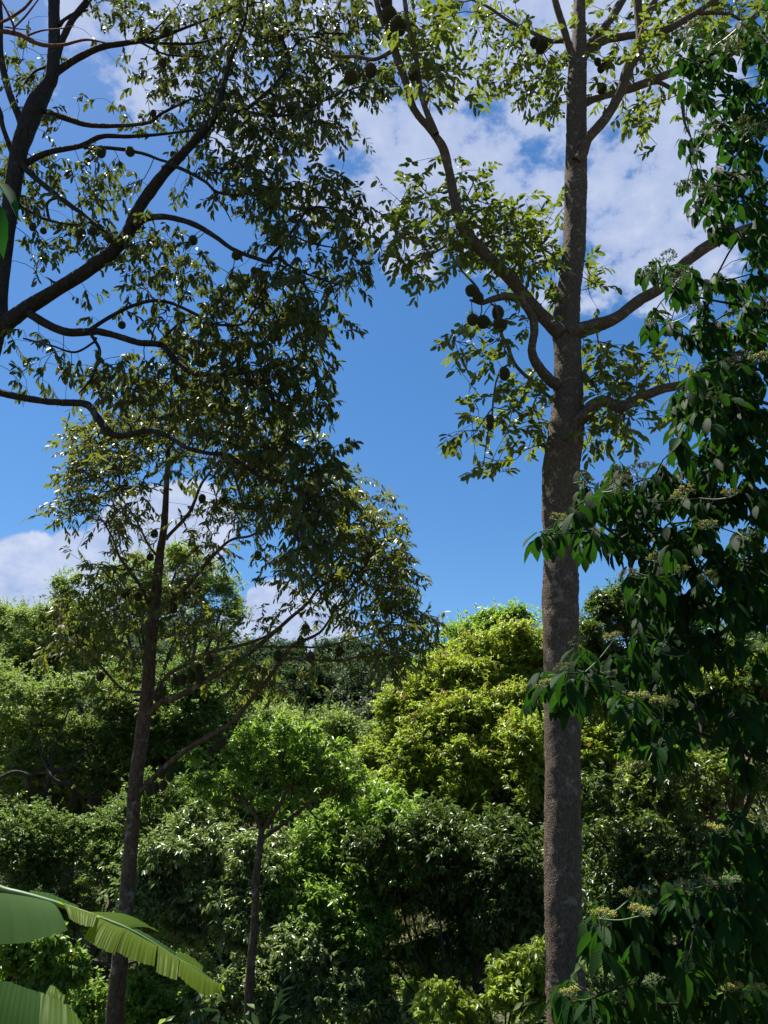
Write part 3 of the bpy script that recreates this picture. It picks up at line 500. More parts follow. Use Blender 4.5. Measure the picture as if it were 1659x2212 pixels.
# ================================================================== slender durian tree in the middle left
def make_mid():
    g = np.random.default_rng(31); Y = 16.0; b = at(246, 2400, Y); gb = np.array([b[0], Y, float(gz(b[0], Y))-.2])
    root = empty('durian_tree', gb, 'slender fruit tree with a brown leaning trunk and narrow leaves, left of centre', 'tree', 'fruit trees hung with spiky fruit')
    T = Tree(root, BARK_M); L = T.limb
    L([(236, 2620, 50), (241, 2400, 42), (247, 2212, 38), (262, 2050, 35), (270, 1990, 34), (285, 1800, 29), (292, 1700, 30), (305, 1600, 30), (318, 1500, 29), (325, 1400, 26), (335, 1300, 24), (345, 1200, 18), (355, 1130, 15), (362, 1000, 10), (368, 900, 7), (372, 790, 4)], Y, Y, 'trunk', 16, .03, step=.12)
    L([(316, 1550, 14), (325, 1537, 15), (350, 1515, 14), (380, 1507, 13), (450, 1467, 12), (500, 1437, 11), (560, 1394, 10), (625, 1337, 8), (665, 1302, 7), (700, 1262, 6), (792, 1229, 4)], Y, 14.6)
    L([(322, 1520, 9), (330, 1507, 9), (360, 1462, 9), (415, 1427, 8), (460, 1407, 7), (520, 1394, 7), (575, 1374, 5), (615, 1347, 4)], Y, 15.2, segs=7)
    L([(300, 1712, 12), (312, 1700, 12), (340, 1672, 12), (400, 1622, 12), (460, 1587, 12), (505, 1557, 10), (550, 1502, 9), (575, 1472, 9), (615, 1417, 9), (635, 1392, 8), (690, 1367, 6), (725, 1317, 5), (765, 1262, 4), (800, 1215, 3)], Y, 14.2)
    L([(610, 1424, 6), (620, 1421, 6), (700, 1427, 5), (760, 1423, 4), (815, 1405, 3)], 14.7, 14.2, segs=6)
    L([(556, 1398, 5), (575, 1397, 5), (640, 1397, 5), (700, 1398, 4), (760, 1380, 3), (820, 1365, 3)], 15.1, 14.4, segs=6)
    L([(570, 1482, 5), (585, 1476, 4), (620, 1475, 4), (655, 1460, 3), (680, 1430, 2.5)], 14.8, 14.6, segs=6)
    L([(340, 1325, 9), (350, 1316, 10), (390, 1281, 10), (430, 1236, 9), (465, 1196, 7), (500, 1166, 6), (545, 1156, 5), (575, 1126, 4), (600, 1080, 3)], Y, 15.0)
    L([(358, 1165, 8), (367, 1154, 8), (410, 1106, 8), (435, 1046, 6), (470, 1001, 5), (510, 950, 4)], Y, 15.3, segs=7)
    L([(352, 1225, 6), (345, 1208, 6), (320, 1176, 5), (290, 1116, 4), (250, 1060, 3)], Y, 15.6, segs=6)
    L([(332, 1330, 9), (325, 1311, 9), (300, 1261, 8), (260, 1206, 6), (245, 1166, 5), (225, 1130, 3)], Y, 15.3, segs=7)
    L([(322, 1494, 7), (310, 1494, 7), (265, 1489, 6), (220, 1442, 6), (170, 1397, 4), (130, 1385, 3)], Y, 15.1, segs=7)
    L([(312, 1532, 5), (300, 1527, 4), (250, 1512, 4), (200, 1512, 3)], Y, 15.6, segs=6)
    bl = [(400, 750, 60, 35, 1), (340, 850, 110, 60, .9), (240, 925, 105, 45, 1), (180, 960, 55, 45, 1), (220, 1030, 95, 60, 1.2), (165, 1085, 60, 38, 1.1), (280, 1085, 60, 40, .7), (115, 1105, 28, 12, .8), (330, 950, 90, 60, 1.1), (450, 940, 120, 70, 1.1), (560, 1040, 110, 70, 1.2), (520, 1110, 60, 40, .9), (250, 1000, 60, 50, 1), (470, 1150, 60, 40, .5), (300, 1150, 50, 30, .5), (250, 1130, 60, 35, .8), (150, 1180, 30, 20, .25), (470, 860, 90, 70, 1), (600, 950, 80, 60, 1),
          (640, 1080, 80, 50, 1.2), (720, 1060, 60, 50, 1.2), (790, 1110, 55, 40, 1.2), (825, 1170, 55, 60, 1.2), (855, 1240, 45, 50, 1.3), (780, 1220, 80, 65, 1.1), (720, 1230, 70, 60, 1.1), (640, 1250, 60, 35, .7), (600, 1200, 60, 30, .5), (850, 1300, 50, 50, 1.3), (780, 1320, 55, 40, .9), (900, 1345, 45, 38, 1), (860, 1395, 75, 45, 1.3), (840, 1440, 35, 28, 1.1), (640, 1330, 60, 40, .4), (570, 1350, 40, 20, .5), (700, 1300, 50, 35, .5), (750, 1150, 60, 40, 1),
          (230, 1225, 50, 35, .9), (300, 1255, 90, 50, .9), (430, 1200, 70, 40, .5), (190, 1335, 85, 55, 1), (140, 1400, 55, 30, .8), (280, 1390, 55, 55, .9), (380, 1320, 70, 55, 1), (430, 1370, 65, 40, .9), (480, 1440, 80, 35, .9), (560, 1430, 70, 35, .7), (620, 1485, 60, 25, .5), (700, 1415, 90, 25, .35), (250, 1460, 45, 25, .5), (520, 1490, 40, 25, .5), (420, 1110, 40, 40, .4)]
    a = Acc(); uv = sample_blobs(g, bl, 195); tg, td = grow(a, g, T, uv, 0.7, 0.004, 0.025, ybias=.35)
    D = nrm(td*.7+g.normal(0, .5, td.shape)+UP*.1)
    sprays(a, g, tg, D, 12, 0.34, 0.150, 0.046, T_MED, droop=0.55, side=.6, fwd=.55, jit=.30)
    a.build('crown', [LM['durian_mid'], BARK_M], root, origin=T.nodes[0][20])
    z5 = [(543, 40), (600, 55), (797, 50), (828, 42), (851, 25), (751, 98), (437, 400), (905, 323), (860, 362), (830, 372), (830, 400), (866, 402), (790, 407), (759, 417), (705, 462), (685, 492), (738, 822), (703, 820), (675, 875), (708, 865), (650, 885), (913, 717), (940, 695), (965, 680), (1467, 288), (1343, 310), (1200, 305), (1300, 245), (1322, 190)]
    fr = [(x*.5, 1262+y*.5, 16.5) for x, y in z5]+[(x*.5, 686+y*.5, 14.5) for x, y in [(669, 933), (651, 1036), (875, 780), (960, 795), (1052, 682), (1116, 1025), (1040, 605)]]
    fruits(T, fr, g)
make_mid()

# ================================================================== broad-leaved flowering tree close on the right
def make_viburnum():
    g = np.random.default_rng(41); Y = 4.4; gb = np.array([3.55, 5.2, float(gz(3.55, 5.2))-.2])
    root = empty('flowering_tree', gb, 'close dark tree with big drooping veined leaves and yellow flower clusters, right edge', 'tree')
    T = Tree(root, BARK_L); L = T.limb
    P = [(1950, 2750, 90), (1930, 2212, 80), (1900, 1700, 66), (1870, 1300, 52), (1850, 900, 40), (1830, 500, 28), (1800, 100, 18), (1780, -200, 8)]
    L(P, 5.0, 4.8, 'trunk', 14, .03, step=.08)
    L([(1880, 1480, 22), (1760, 1360, 16), (1634, 1285, 12), (1579, 1248, 10), (1552, 1220, 9), (1510, 1193, 9), (1473, 1181, 7), (1411, 1166, 5), (1324, 1173, 3), (1240, 1150, 2)], 4.9, 4.0, segs=7)
    L([(1880, 1420, 18), (1720, 1330, 12), (1600, 1340, 10), (1500, 1420, 8), (1400, 1450, 5), (1280, 1470, 4), (1190, 1480, 2)], 4.9, 4.1, segs=7)
    L([(1862, 1100, 18), (1740, 1080, 12), (1640, 1060, 8), (1540, 1060, 6), (1440, 1080, 4), (1320, 1060, 3)], 4.9, 4.2, segs=7)
    L([(1850, 950, 16), (1730, 900, 10), (1620, 860, 7), (1530, 840, 5)], 4.9, 4.2, segs=7)
    L([(1840, 760, 14), (1740, 690, 9), (1600, 660, 6), (1500, 640, 4), (1420, 610, 3)], 4.9, 4.1, segs=7)
    L([(1835, 620, 14), (1740, 500, 9), (1620, 430, 6), (1540, 400, 4)], 4.9, 4.2, segs=7)
    L([(1830, 450, 14), (1720, 330, 9), (1640, 240, 7), (1570, 170, 5), (1510, 120, 3)], 4.9, 4.2, segs=7)
    L([(1905, 1800, 20), (1760, 1700, 12), (1640, 1640, 8), (1500, 1580, 6), (1400, 1560, 4)], 5.0, 4.2, segs=7)
    L([(1915, 2000, 20), (1760, 1920, 12), (1640, 1860, 8), (1570, 1830, 5)], 5.0, 4.3, segs=7)
    L([(1925, 2150, 22), (1760, 2060, 14), (1640, 2030, 10), (1540, 2010, 7), (1420, 2000, 5), (1310, 2000, 3)], 5.0, 4.1, segs=7)
    L([(1930, 2350, 22), (1760, 2260, 14), (1600, 2200, 9), (1500, 2170, 6), (1380, 2170, 4), (1240, 2160, 3)], 5.0, 4.1, segs=7)
    bl = [(1500, 115, 48, 45, 1), (1560, 125, 50, 45, 1), (1625, 120, 45, 70, 1), (1495, 190, 35, 40, 1), (1570, 210, 60, 50, 1), (1640, 230, 35, 60, 1), (1560, 300, 60, 35, 1), (1625, 330, 45, 60, 1.1), (1500, 320, 28, 25, .8), (1520, 395, 45, 30, 1), (1605, 410, 60, 50, 1.1), (1510, 450, 30, 35, .8), (1565, 470, 50, 40, 1), (1645, 480, 25, 50, 1), (1600, 540, 40, 30, .5), (1635, 570, 28, 50, 1),
          (1425, 590, 45, 24, 1), (1470, 620, 45, 30, 1), (1500, 655, 50, 30, .9), (1560, 630, 45, 30, .8), (1620, 650, 45, 45, 1), (1415, 705, 30, 22, 1), (1480, 715, 60, 30, 1), (1560, 730, 50, 40, 1), (1640, 740, 30, 60, 1.1), (1530, 810, 50, 45, 1.1), (1600, 830, 60, 60, 1.2), (1485, 880, 38, 45, 1.1), (1460, 950, 16, 30, 1), (1550, 930, 65, 60, 1.2), (1630, 930, 40, 60, 1.2), (1510, 1000, 50, 40, 1.1), (1600, 1010, 60, 50, 1.2),
          (1285, 1070, 40, 40, 1), (1360, 1050, 55, 40, 1.1), (1440, 1070, 55, 50, 1.2), (1520, 1100, 60, 60, 1.2), (1610, 1110, 60, 60, 1.2), (1260, 1130, 30, 60, 1), (1200, 1150, 34, 28, 1.1), (1275, 1180, 20, 25, .9), (1340, 1120, 55, 50, 1.1), (1350, 1180, 40, 25, .9), (1430, 1180, 60, 50, 1.1), (1500, 1200, 70, 60, 1.2), (1600, 1210, 60, 60, 1.2), (1390, 1260, 45, 40, 1.1), (1460, 1300, 65, 55, 1.2), (1560, 1310, 70, 60, 1.1), (1640, 1320, 30, 50, 1), (1430, 1370, 55, 45, 1.1), (1500, 1400, 60, 40, .9), (1600, 1410, 50, 40, .5),
          (1180, 1490, 50, 32, 1.1), (1260, 1450, 55, 42, 1.1), (1225, 1510, 40, 22, 1), (1330, 1465, 65, 45, 1.1), (1420, 1450, 60, 40, 1), (1400, 1540, 50, 45, .9), (1350, 1500, 40, 25, 1), (1450, 1580, 40, 60, 1), (1390, 1610, 30, 35, .8), (1500, 1520, 50, 30, .7), (1580, 1540, 60, 40, .7), (1640, 1570, 30, 60, .8), (1600, 1630, 40, 40, .7),
          (1600, 1790, 45, 35, 1), (1570, 1840, 50, 30, .9), (1640, 1850, 30, 60, 1), (1600, 1900, 40, 30, .6), (1300, 1990, 45, 35, 1.1), (1335, 2040, 50, 40, 1.1), (1400, 1990, 60, 35, 1.1), (1480, 1955, 55, 40, 1), (1560, 1950, 50, 40, 1), (1630, 1960, 40, 50, 1.1), (1400, 2060, 60, 30, 1), (1480, 2060, 60, 50, 1.1), (1570, 2060, 60, 50, 1.1), (1640, 2060, 30, 50, 1), (1400, 2130, 30, 25, .7), (1480, 2150, 40, 40, .7), (1570, 2170, 50, 35, .8), (1640, 2170, 30, 40, .9), (1230, 2165, 35, 30, 1), (1300, 2185, 50, 30, 1), (1400, 2200, 50, 25, .9)]
    a = Acc(); uv = sample_blobs(g, bl, 560); uv[:, 1] -= 14; tg, td = grow(a, g, T, uv, 0.38, 0.0026, 0.012, arch=.10)
    S = len(tg)                                              # a hanging whorl of leaves round every shoot end
    n = 7; ang = (np.arange(n)*2.4)[None]+g.uniform(0, 6.28, S)[:, None]; out_ = np.stack([np.cos(ang), np.sin(ang), np.zeros_like(ang)], -1)
    dl = g.uniform(.55, 2.2, (S, n, 1)); ld = nrm(out_*1.0-UP*dl+g.normal(0, .30, (S, n, 3))).reshape(-1, 3)
    pp = (tg[:, None]+out_*.012+np.array([0, 0, 1])*g.uniform(-.05, .03, (S, n, 1))).reshape(-1, 3); nn = nrm(out_.reshape(-1, 3)*.8+UP+g.normal(0, .3, (S*n, 3)))
    Ls = g.uniform(.075, .14, S*n); leaves(a, pp, ld, nn, Ls, Ls*.42, g.random(S*n), T_BIG, 0)
    up = [(1700, -250, 330, 200, 1), (1450, -330, 220, 140, .9), (1800, 150, 140, 250, 1), (1850, 800, 140, 400, 1), (1850, 1500, 140, 400, .8), (1500, -700, 500, 300, .8)]   # unseen crown past the right and top edges, added to shade the leaves in view
    uv = sample_blobs(g, up, 8000); tg2, td2 = grow(a, g, T, uv, 0.8, 0.003, 0.015)
    S2 = len(tg2); ang = (np.arange(n)*2.4)[None]+g.uniform(0, 6.28, S2)[:, None]; out_ = np.stack([np.cos(ang), np.sin(ang), np.zeros_like(ang)], -1)
    ld = nrm(out_-UP*g.uniform(.3, 1.5, (S2, n, 1))).reshape(-1, 3); leaves(a, np.repeat(tg2, n, 0), ld, np.tile(UP, (S2*n, 1))+g.normal(0, .3, (S2*n, 3)), .24, .10, g.random(S2*n), T_MED, 0)
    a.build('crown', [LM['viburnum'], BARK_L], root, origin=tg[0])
    # flower clusters: domed heads of many fine stalks
    def head(seed, mat):
        g = np.random.default_rng(seed); a = Acc(); A = []; B = []
        for k in range(11):
            az = k*2.4; el = g.uniform(.15, 1.35); d = np.array([math.cos(az)*math.cos(el), math.sin(az)*math.cos(el), math.sin(el)]); e = d*g.uniform(.55, .8)*np.array([1, 1, .6]); A.append((0, 0, 0)); B.append(e)
            for j in range(7):
                f = e+nrm(d+g.normal(0, .8, 3)+UP*.4)*g.uniform(.16, .34); A.append(e); B.append(f)
                for q in range(3):
                    h = f+nrm(g.normal(0, 1, 3)+UP*.6)*g.uniform(.06, .13); A.append(f); B.append(h)
        A = np.array(A, float); B = np.array(B, float); twigs(a, A, B, np.full(len(A), .014), np.full(len(A), .010), 0, 3)
        c = B[B[:, 2] > -.3]; o = np.array([(1, 0, 0), (0, 1, 0), (-1, 0, 0), (0, -1, 0), (0, 0, 1), (0, 0, -1)])*.034
        V = (c[:, None]+o[None]*g.uniform(.6, 1.4, (len(c), 1, 1))).reshape(-1, 3); F = np.array([(0, 1, 4), (1, 2, 4), (2, 3, 4), (3, 0, 4), (1, 0, 5), (2, 1, 5), (3, 2, 5), (0, 3, 5)])
        a.add(V, ((np.arange(len(c))*6)[:, None, None]+F[None]).reshape(-1, 3), 1)
        return a.build('flower_cluster', [STEM, mat], root).data
    protos = []
    for sd_, mt in ((1, FLOW_Y), (2, FLOW_G), (3, FLOW_B)):
        me = head(sd_, mt); protos.append(me)
    for o in list(root.children):
        if o.name.startswith('flower_cluster'): bpy.data.objects.remove(o)
    fl = [(1497, 60, 0, 40), (1583, 92, 0, 34), (1545, 85, 1, 28), (1530, 262, 1, 40), (1608, 262, 0, 34), (1640, 270, 1, 30), (1480, 395, 1, 30), (1525, 400, 1, 28), (1440, 550, 1, 34), (1408, 580, 1, 28), (1470, 585, 1, 36), (1500, 660, 1, 24), (1405, 690, 1, 22), (1640, 768, 0, 34), (1580, 775, 2, 30), (1545, 850, 2, 24), (1480, 1058, 0, 40), (1375, 1008, 2, 34), (1340, 1035, 2, 36), (1400, 1000, 2, 26), (1262, 1028, 2, 28), (1205, 1112, 0, 26), (1232, 1118, 1, 22), (1180, 1472, 0, 28), (1580, 1060, 0, 30), (1530, 1128, 0, 32), (1620, 1150, 1, 30), (1415, 1200, 0, 26), (1360, 1232, 2, 28), (1460, 1225, 0, 34), (1530, 1240, 0, 30), (1250, 1378, 2, 28), (1325, 1370, 0, 30), (1430, 1400, 1, 26), (1215, 1435, 2, 26),
          (1378, 1500, 0, 42), (1432, 1510, 0, 40), (1320, 1450, 1, 22), (1385, 1650, 0, 36), (1550, 1785, 0, 36), (1640, 1765, 0, 34), (1305, 1970, 0, 38), (1385, 1962, 0, 36), (1362, 1925, 0, 34), (1400, 1920, 1, 26), (1480, 1905, 1, 32), (1530, 1900, 2, 28), (1580, 1895, 1, 28), (1230, 2140, 0, 30), (1415, 2110, 1, 30), (1587, 2128, 0, 30), (1640, 2130, 0, 28)]
    P3 = np.array([at(u, v, 4.1) for u, v in uv[:0]]) if False else None
    for u, v, k, r in fl:
        cand = tg; dd = cand-CAM; t = dd[:, 1]*math.cos(PITCH)+dd[:, 2]*math.sin(PITCH); uu = 829.5+dd[:, 0]/t/TAN*1106; vv = 1106-(dd[:, 2]*math.cos(PITCH)-dd[:, 1]*math.sin(PITCH))/t/TAN*1106
        near = (uu-u)**2+(vv-v-15)**2 < 70**2; Yf = float(np.min(cand[near, 1])) if near.any() else 4.1
        Yf = max(3.4, Yf-.14); p = at(u, v+r*.45, Yf); j = int(np.argmin(((tg-p)**2).sum(1)))
        o = bpy.data.objects.new('flower_cluster', protos[k]); COL.objects.link(o); o.parent = root; o.location = Vector(p)-root.location; s = pxs(u, v, Yf)*r*.88; o.scale = (s,)*3
        o.rotation_euler = (g.uniform(-.25, .25), g.uniform(-.25, .25), g.uniform(0, 6.28))
        a = Acc(); tube(a, [tg[j], (tg[j]+p)/2-UP*.01, p], [.003, .0028, .0025], 4); st = a.build('flower_stalk', STEM, None, origin=p); st.parent = o; st.location = (0, 0, 0)
        q = o.rotation_euler.to_matrix().inverted().to_euler(); st.rotation_euler = q; st.scale = (1/s,)*3
make_viburnum()

# ================================================================== background trees: clumped crowns
COV = 1.35
def crown_leaves(acc, g, puffs, L, Wd, cover, n=8, sub=9, droop=.5, T=T_LO, shoot=.5, tone_top=True, low=-.5, twmat=1, subr=.44, mats=(0,), lump=.6, matp=None, twig=.006, young=None):
    """puffs: (centre, radii) in metres; each is broken into smaller overlapping clumps of leafy shoots"""
    more = []
    for c, r in puffs:
        for _ in range(3):
            q = nrm(g.normal(0, 1, 3)); f = g.uniform(.35, .6); more.append((np.array(c)+np.array(r)*q*g.uniform(.7, 1.05), np.array(r)*f*np.array([1, 1, .9])))
    # long shoots that stick out of the crown
    for c, r in puffs:
        m = 16; e = nrm(g.normal(0, 1, (m, 3))+np.array([0, 0, .5])); P = np.array(c)+np.array(r)*e*g.uniform(.7, .95, (m, 1)); D = nrm(e+UP*.3+g.normal(0, .3, e.shape))
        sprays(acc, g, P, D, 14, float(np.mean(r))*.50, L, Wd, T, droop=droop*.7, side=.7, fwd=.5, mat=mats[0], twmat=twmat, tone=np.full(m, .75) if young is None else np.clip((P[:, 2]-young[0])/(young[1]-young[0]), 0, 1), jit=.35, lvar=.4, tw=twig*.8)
    for c, r in list(puffs)+more:
        c = np.array(c); r = np.array(r); rm = r.mean()
        k = max(4, int(sub*g.uniform(.8, 1.25))); d = nrm(g.normal(0, 1, (k*3, 3))); d = d[d[:, 2] > low][:k]
        d = np.vstack([d, [[0, 0, .3]], [[0, 0, 0]]]); nd = len(d)
        for qi, q in enumerate(d):
            cc = c+r*q*lump*g.uniform(.75, 1.25); rr = r*subr*g.uniform(.6, 1.35)*np.array([1, 1, .85])
            if qi == nd-1: cc = c; rr = r*.98
            A = math.pi*rr[0]*rr[2]*(2.2 if qi < nd-1 else 1.5); S = max(3, int(COV*cover*A/(n*L*Wd*.55)))
            e = nrm(g.normal(0, 1, (S*2, 3))+np.array([0, 0, .3])); e = e[e[:, 2] > -.6][:S]; rad = (1-.6*g.random(len(e))**1.6+.35*(g.random(len(e)) < .07))[:, None]
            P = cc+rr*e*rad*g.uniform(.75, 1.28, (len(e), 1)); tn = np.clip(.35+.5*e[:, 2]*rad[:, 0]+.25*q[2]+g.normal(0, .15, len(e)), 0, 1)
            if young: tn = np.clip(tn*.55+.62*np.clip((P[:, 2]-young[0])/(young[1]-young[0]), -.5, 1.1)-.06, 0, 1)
            kp = (np.sin(P[:, 0]*5.1+P[:, 2]*3.3)+np.sin(P[:, 1]*4.3-P[:, 2]*5.7+2)+g.normal(0, .8, len(P))) > -1.0; P, e, tn, rad = P[kp], e[kp], tn[kp], rad[kp]
            if len(P) == 0: continue
            D = nrm(e+UP*.25+g.normal(0, .35, e.shape))
            if matp is not None:
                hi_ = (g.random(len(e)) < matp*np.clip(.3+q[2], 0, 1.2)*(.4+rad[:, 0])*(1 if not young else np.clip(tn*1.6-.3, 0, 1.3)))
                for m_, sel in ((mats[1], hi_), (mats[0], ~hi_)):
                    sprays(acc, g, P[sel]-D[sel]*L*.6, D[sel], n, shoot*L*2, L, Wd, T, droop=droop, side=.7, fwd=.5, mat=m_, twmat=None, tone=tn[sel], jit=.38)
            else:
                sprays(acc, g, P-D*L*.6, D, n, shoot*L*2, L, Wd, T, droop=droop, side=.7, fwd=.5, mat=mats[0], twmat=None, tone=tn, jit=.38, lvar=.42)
            # a few twigs inside the clump
            m = min(len(P), 10); sel = g.integers(0, len(P), m); src = np.tile(cc-UP*rr[2]*.5, (m, 1)); twigs(acc, src, P[sel], np.full(m, twig), np.full(m, twig*.4), twmat)
def bg_tree(name, label, leaf, puffs_px, Y, L, Wd, cover, seed, group=None, base=None, tw=None, bark=None, limbs=None, cat='tree', depth=.8, trunk_px=None, topz=None, **kw):
    g = np.random.default_rng(seed); puffs = []; L, Wd = L*.76, Wd*.80
    for q in puffs_px:
        u, v, ru, rv = q[:4]; u, v = u+g.normal(0, .16)*ru, v+g.normal(0, .16)*rv; ru, rv = ru*g.uniform(.72, 1.25), rv*g.uniform(.72, 1.3); y = Y+(q[4] if len(q) > 4 else g.uniform(-.05, .05)*Y*.5); s = pxs(u, v, y); c = at(u, v, y)
        puffs.append((c, (ru*s*1.22, (ru+rv)/2*s*depth*1.3, rv*s*1.5)))
    C = np.array([p[0] for p in puffs]); mc = C.mean(0)
    if trunk_px is not None:
        tb = at(trunk_px[0][0], trunk_px[0][1], Y); gb = np.array([tb[0], Y, float(gz(tb[0], Y))-.15])
    else:
        bx = mc[0] if base is None else at(base, 1700, Y)[0]; gb = np.array([bx, Y, float(gz(bx, Y))-.15])
    root = empty(name, gb, label, cat, group); bark = bark or BARK_F
    H = max(C[:, 2].max()-gb[2], 1.0); r0 = tw or max(.05, H*.022)
    a = Acc()
    if trunk_px is not None:
        P = [gb]+[at(u, v, Y) for u, v, w in trunk_px]; rr = [pxs(trunk_px[0][0], trunk_px[0][1], Y)*trunk_px[0][2]*.6]+[pxs(u, v, Y)*w/2 for u, v, w in trunk_px]
        tube(a, P, rr, 10, 0, .04, seed); top = P[-1]; rt = rr[-1]
    else:
        top = gb+(mc-gb)*np.array([1, 1, .62]); mid = (gb+top)/2+g.normal(0, .04*H, 3)*np.array([1, 1, 0]); tube(a, [gb, mid, top], [r0, r0*.8, r0*.6], 9, 0, .04, seed); rt = r0*.6
    a.build('trunk', bark, root, origin=gb)
    P2 = [top]; 
    for pts in (limbs or []):
        a = Acc(); pts = [list(p)+[0]*(4-len(p)) for p in pts]; Q = [at(u, v, Y+dy) for u, v, w, dy in pts]; tube(a, Q, [pxs(u, v, Y+dy)*w/2 for u, v, w, dy in pts], 7, 0, .04, seed+7); a.build('limb', bark, root, origin=Q[0]); P2 += Q[1:]
    P2 = np.array(P2)
    for c, r in puffs:
        j = int(np.argmin(((P2-c)**2).sum(1)+ (P2[:, 2] > c[2])*1.0)); s0 = P2[j]; e = c-np.array([0, 0, r[2]*.2]); m = (s0+e)/2+g.normal(0, .06, 3)*np.linalg.norm(e-s0)-np.array([0, 0, .04*H])
        a = Acc(); w = rt*.55 if j == 0 else rt*.3; tube(a, [s0, m, e], [w, w*.7, w*.35], 6, 0, .03, seed); a.build('limb', bark, root, origin=s0)
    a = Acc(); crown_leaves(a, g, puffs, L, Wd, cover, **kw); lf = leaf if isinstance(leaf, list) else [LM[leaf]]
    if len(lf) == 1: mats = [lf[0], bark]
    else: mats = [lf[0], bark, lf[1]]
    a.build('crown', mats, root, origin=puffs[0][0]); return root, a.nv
NV = {}
def BT(*a, **k): r, n = bg_tree(*a, **k); NV[a[1]] = n; return r

# yellow-green domed tree behind the big trunk
BT('domed_tree', 'wide domed tree with yellow-green new leaves behind the thick trunk', [LM['flush'], LM['flush_red']],
   [(1085, 1440, 85, 45, 1.0), (1000, 1470, 75, 48, .6), (1150, 1450, 70, 45, .8), (930, 1510, 65, 42, .3), (1060, 1520, 80, 42, -.6), (1130, 1530, 60, 50, -.9), (980, 1560, 70, 45, -.8), (890, 1570, 60, 48, 0), (850, 1620, 52, 48, .1), (905, 1650, 62, 50, -1.0), (820, 1650, 48, 45, .4), (1000, 1650, 48, 28, -1.6), (1130, 1620, 42, 60, -2.0), (1165, 1680, 35, 50, -2.0), (860, 1720, 60, 50, -.8), (930, 1740, 70, 50, .2), (1030, 1720, 90, 60, 1.2), (1100, 1760, 90, 70, 1.0), (1000, 1820, 100, 70, 1.4), (1280, 1530, 60, 50, 0), (1300, 1600, 55, 50, -.6), (1280, 1680, 50, 50, -.6), (1240, 1470, 60, 40, .8), (1350, 1550, 50, 50, .4), (1290, 1780, 70, 80, .4), (800, 1720, 50, 50, .4), (880, 1800, 70, 60, 0), (960, 1700, 60, 50, -1.4), (1060, 1640, 70, 50, -1.2), (930, 1600, 60, 40, -1.2)],
   20, .155, .052, 1.15, 101, tw=.22, base=1120, droop=.55, mats=(0, 2), matp=.10, sub=12, young=(at(1000, 1820, 20)[2], at(1000, 1430, 20)[2]))
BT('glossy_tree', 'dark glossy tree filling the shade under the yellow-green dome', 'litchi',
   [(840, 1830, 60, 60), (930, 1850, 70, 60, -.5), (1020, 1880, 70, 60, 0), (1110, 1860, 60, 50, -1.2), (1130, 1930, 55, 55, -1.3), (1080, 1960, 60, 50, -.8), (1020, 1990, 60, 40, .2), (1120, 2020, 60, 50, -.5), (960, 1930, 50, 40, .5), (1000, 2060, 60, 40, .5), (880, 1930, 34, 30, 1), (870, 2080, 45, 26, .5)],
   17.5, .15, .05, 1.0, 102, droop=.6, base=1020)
BT('bright_tree', 'bright green tree crown rising behind the top of the yellow-green dome', 'bright',
   [(1000, 1395, 50, 24), (1060, 1372, 60, 28), (1130, 1372, 60, 30), (1190, 1385, 50, 30), (960, 1430, 45, 28), (920, 1470, 45, 30), (1090, 1400, 80, 30), (900, 1540, 60, 40), (980, 1560, 80, 50), (1100, 1560, 80, 60), (1000, 1680, 90, 60), (1120, 1680, 70, 60)], 34, .26, .10, 1.1, 103, base=1080, droop=.35)
BT('glinting_tree', 'olive tree with glinting leaves just right of the thick trunk, against the sky', 'litchi',
   [(1300, 1310, 34, 26), (1340, 1300, 40, 30), (1390, 1310, 50, 40), (1300, 1360, 45, 40), (1370, 1370, 60, 45), (1450, 1380, 50, 60), (1280, 1430, 50, 40), (1520, 1400, 60, 60)], 19, .15, .055, .95, 104, base=1380, droop=.4)
# trees on the shady right, behind the flowering tree
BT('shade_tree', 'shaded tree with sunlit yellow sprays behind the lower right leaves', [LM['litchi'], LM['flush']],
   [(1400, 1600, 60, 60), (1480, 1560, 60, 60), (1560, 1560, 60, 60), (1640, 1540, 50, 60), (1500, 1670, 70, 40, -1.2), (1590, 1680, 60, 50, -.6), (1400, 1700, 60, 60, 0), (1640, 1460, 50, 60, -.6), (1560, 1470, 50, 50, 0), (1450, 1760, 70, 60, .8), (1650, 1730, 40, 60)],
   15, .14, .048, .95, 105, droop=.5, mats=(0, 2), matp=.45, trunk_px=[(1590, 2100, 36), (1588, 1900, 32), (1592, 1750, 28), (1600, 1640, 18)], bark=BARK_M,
   limbs=[[(1592, 1780, 14), (1560, 1680, 10), (1540, 1600, 6)], [(1592, 1800, 14), (1630, 1700, 12), (1650, 1600, 7)], [(1590, 1850, 12), (1540, 1760, 9), (1500, 1680, 5)]])
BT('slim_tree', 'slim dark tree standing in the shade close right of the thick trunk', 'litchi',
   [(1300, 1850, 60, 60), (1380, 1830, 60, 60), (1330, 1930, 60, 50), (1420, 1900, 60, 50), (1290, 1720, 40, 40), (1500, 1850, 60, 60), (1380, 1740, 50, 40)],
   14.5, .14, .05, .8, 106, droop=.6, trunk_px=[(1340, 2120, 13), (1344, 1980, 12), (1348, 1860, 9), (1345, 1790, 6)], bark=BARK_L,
   limbs=[[(1346, 1880, 7), (1310, 1830, 6), (1270, 1790, 4)], [(1347, 1850, 6), (1385, 1800, 5), (1420, 1760, 3)]])
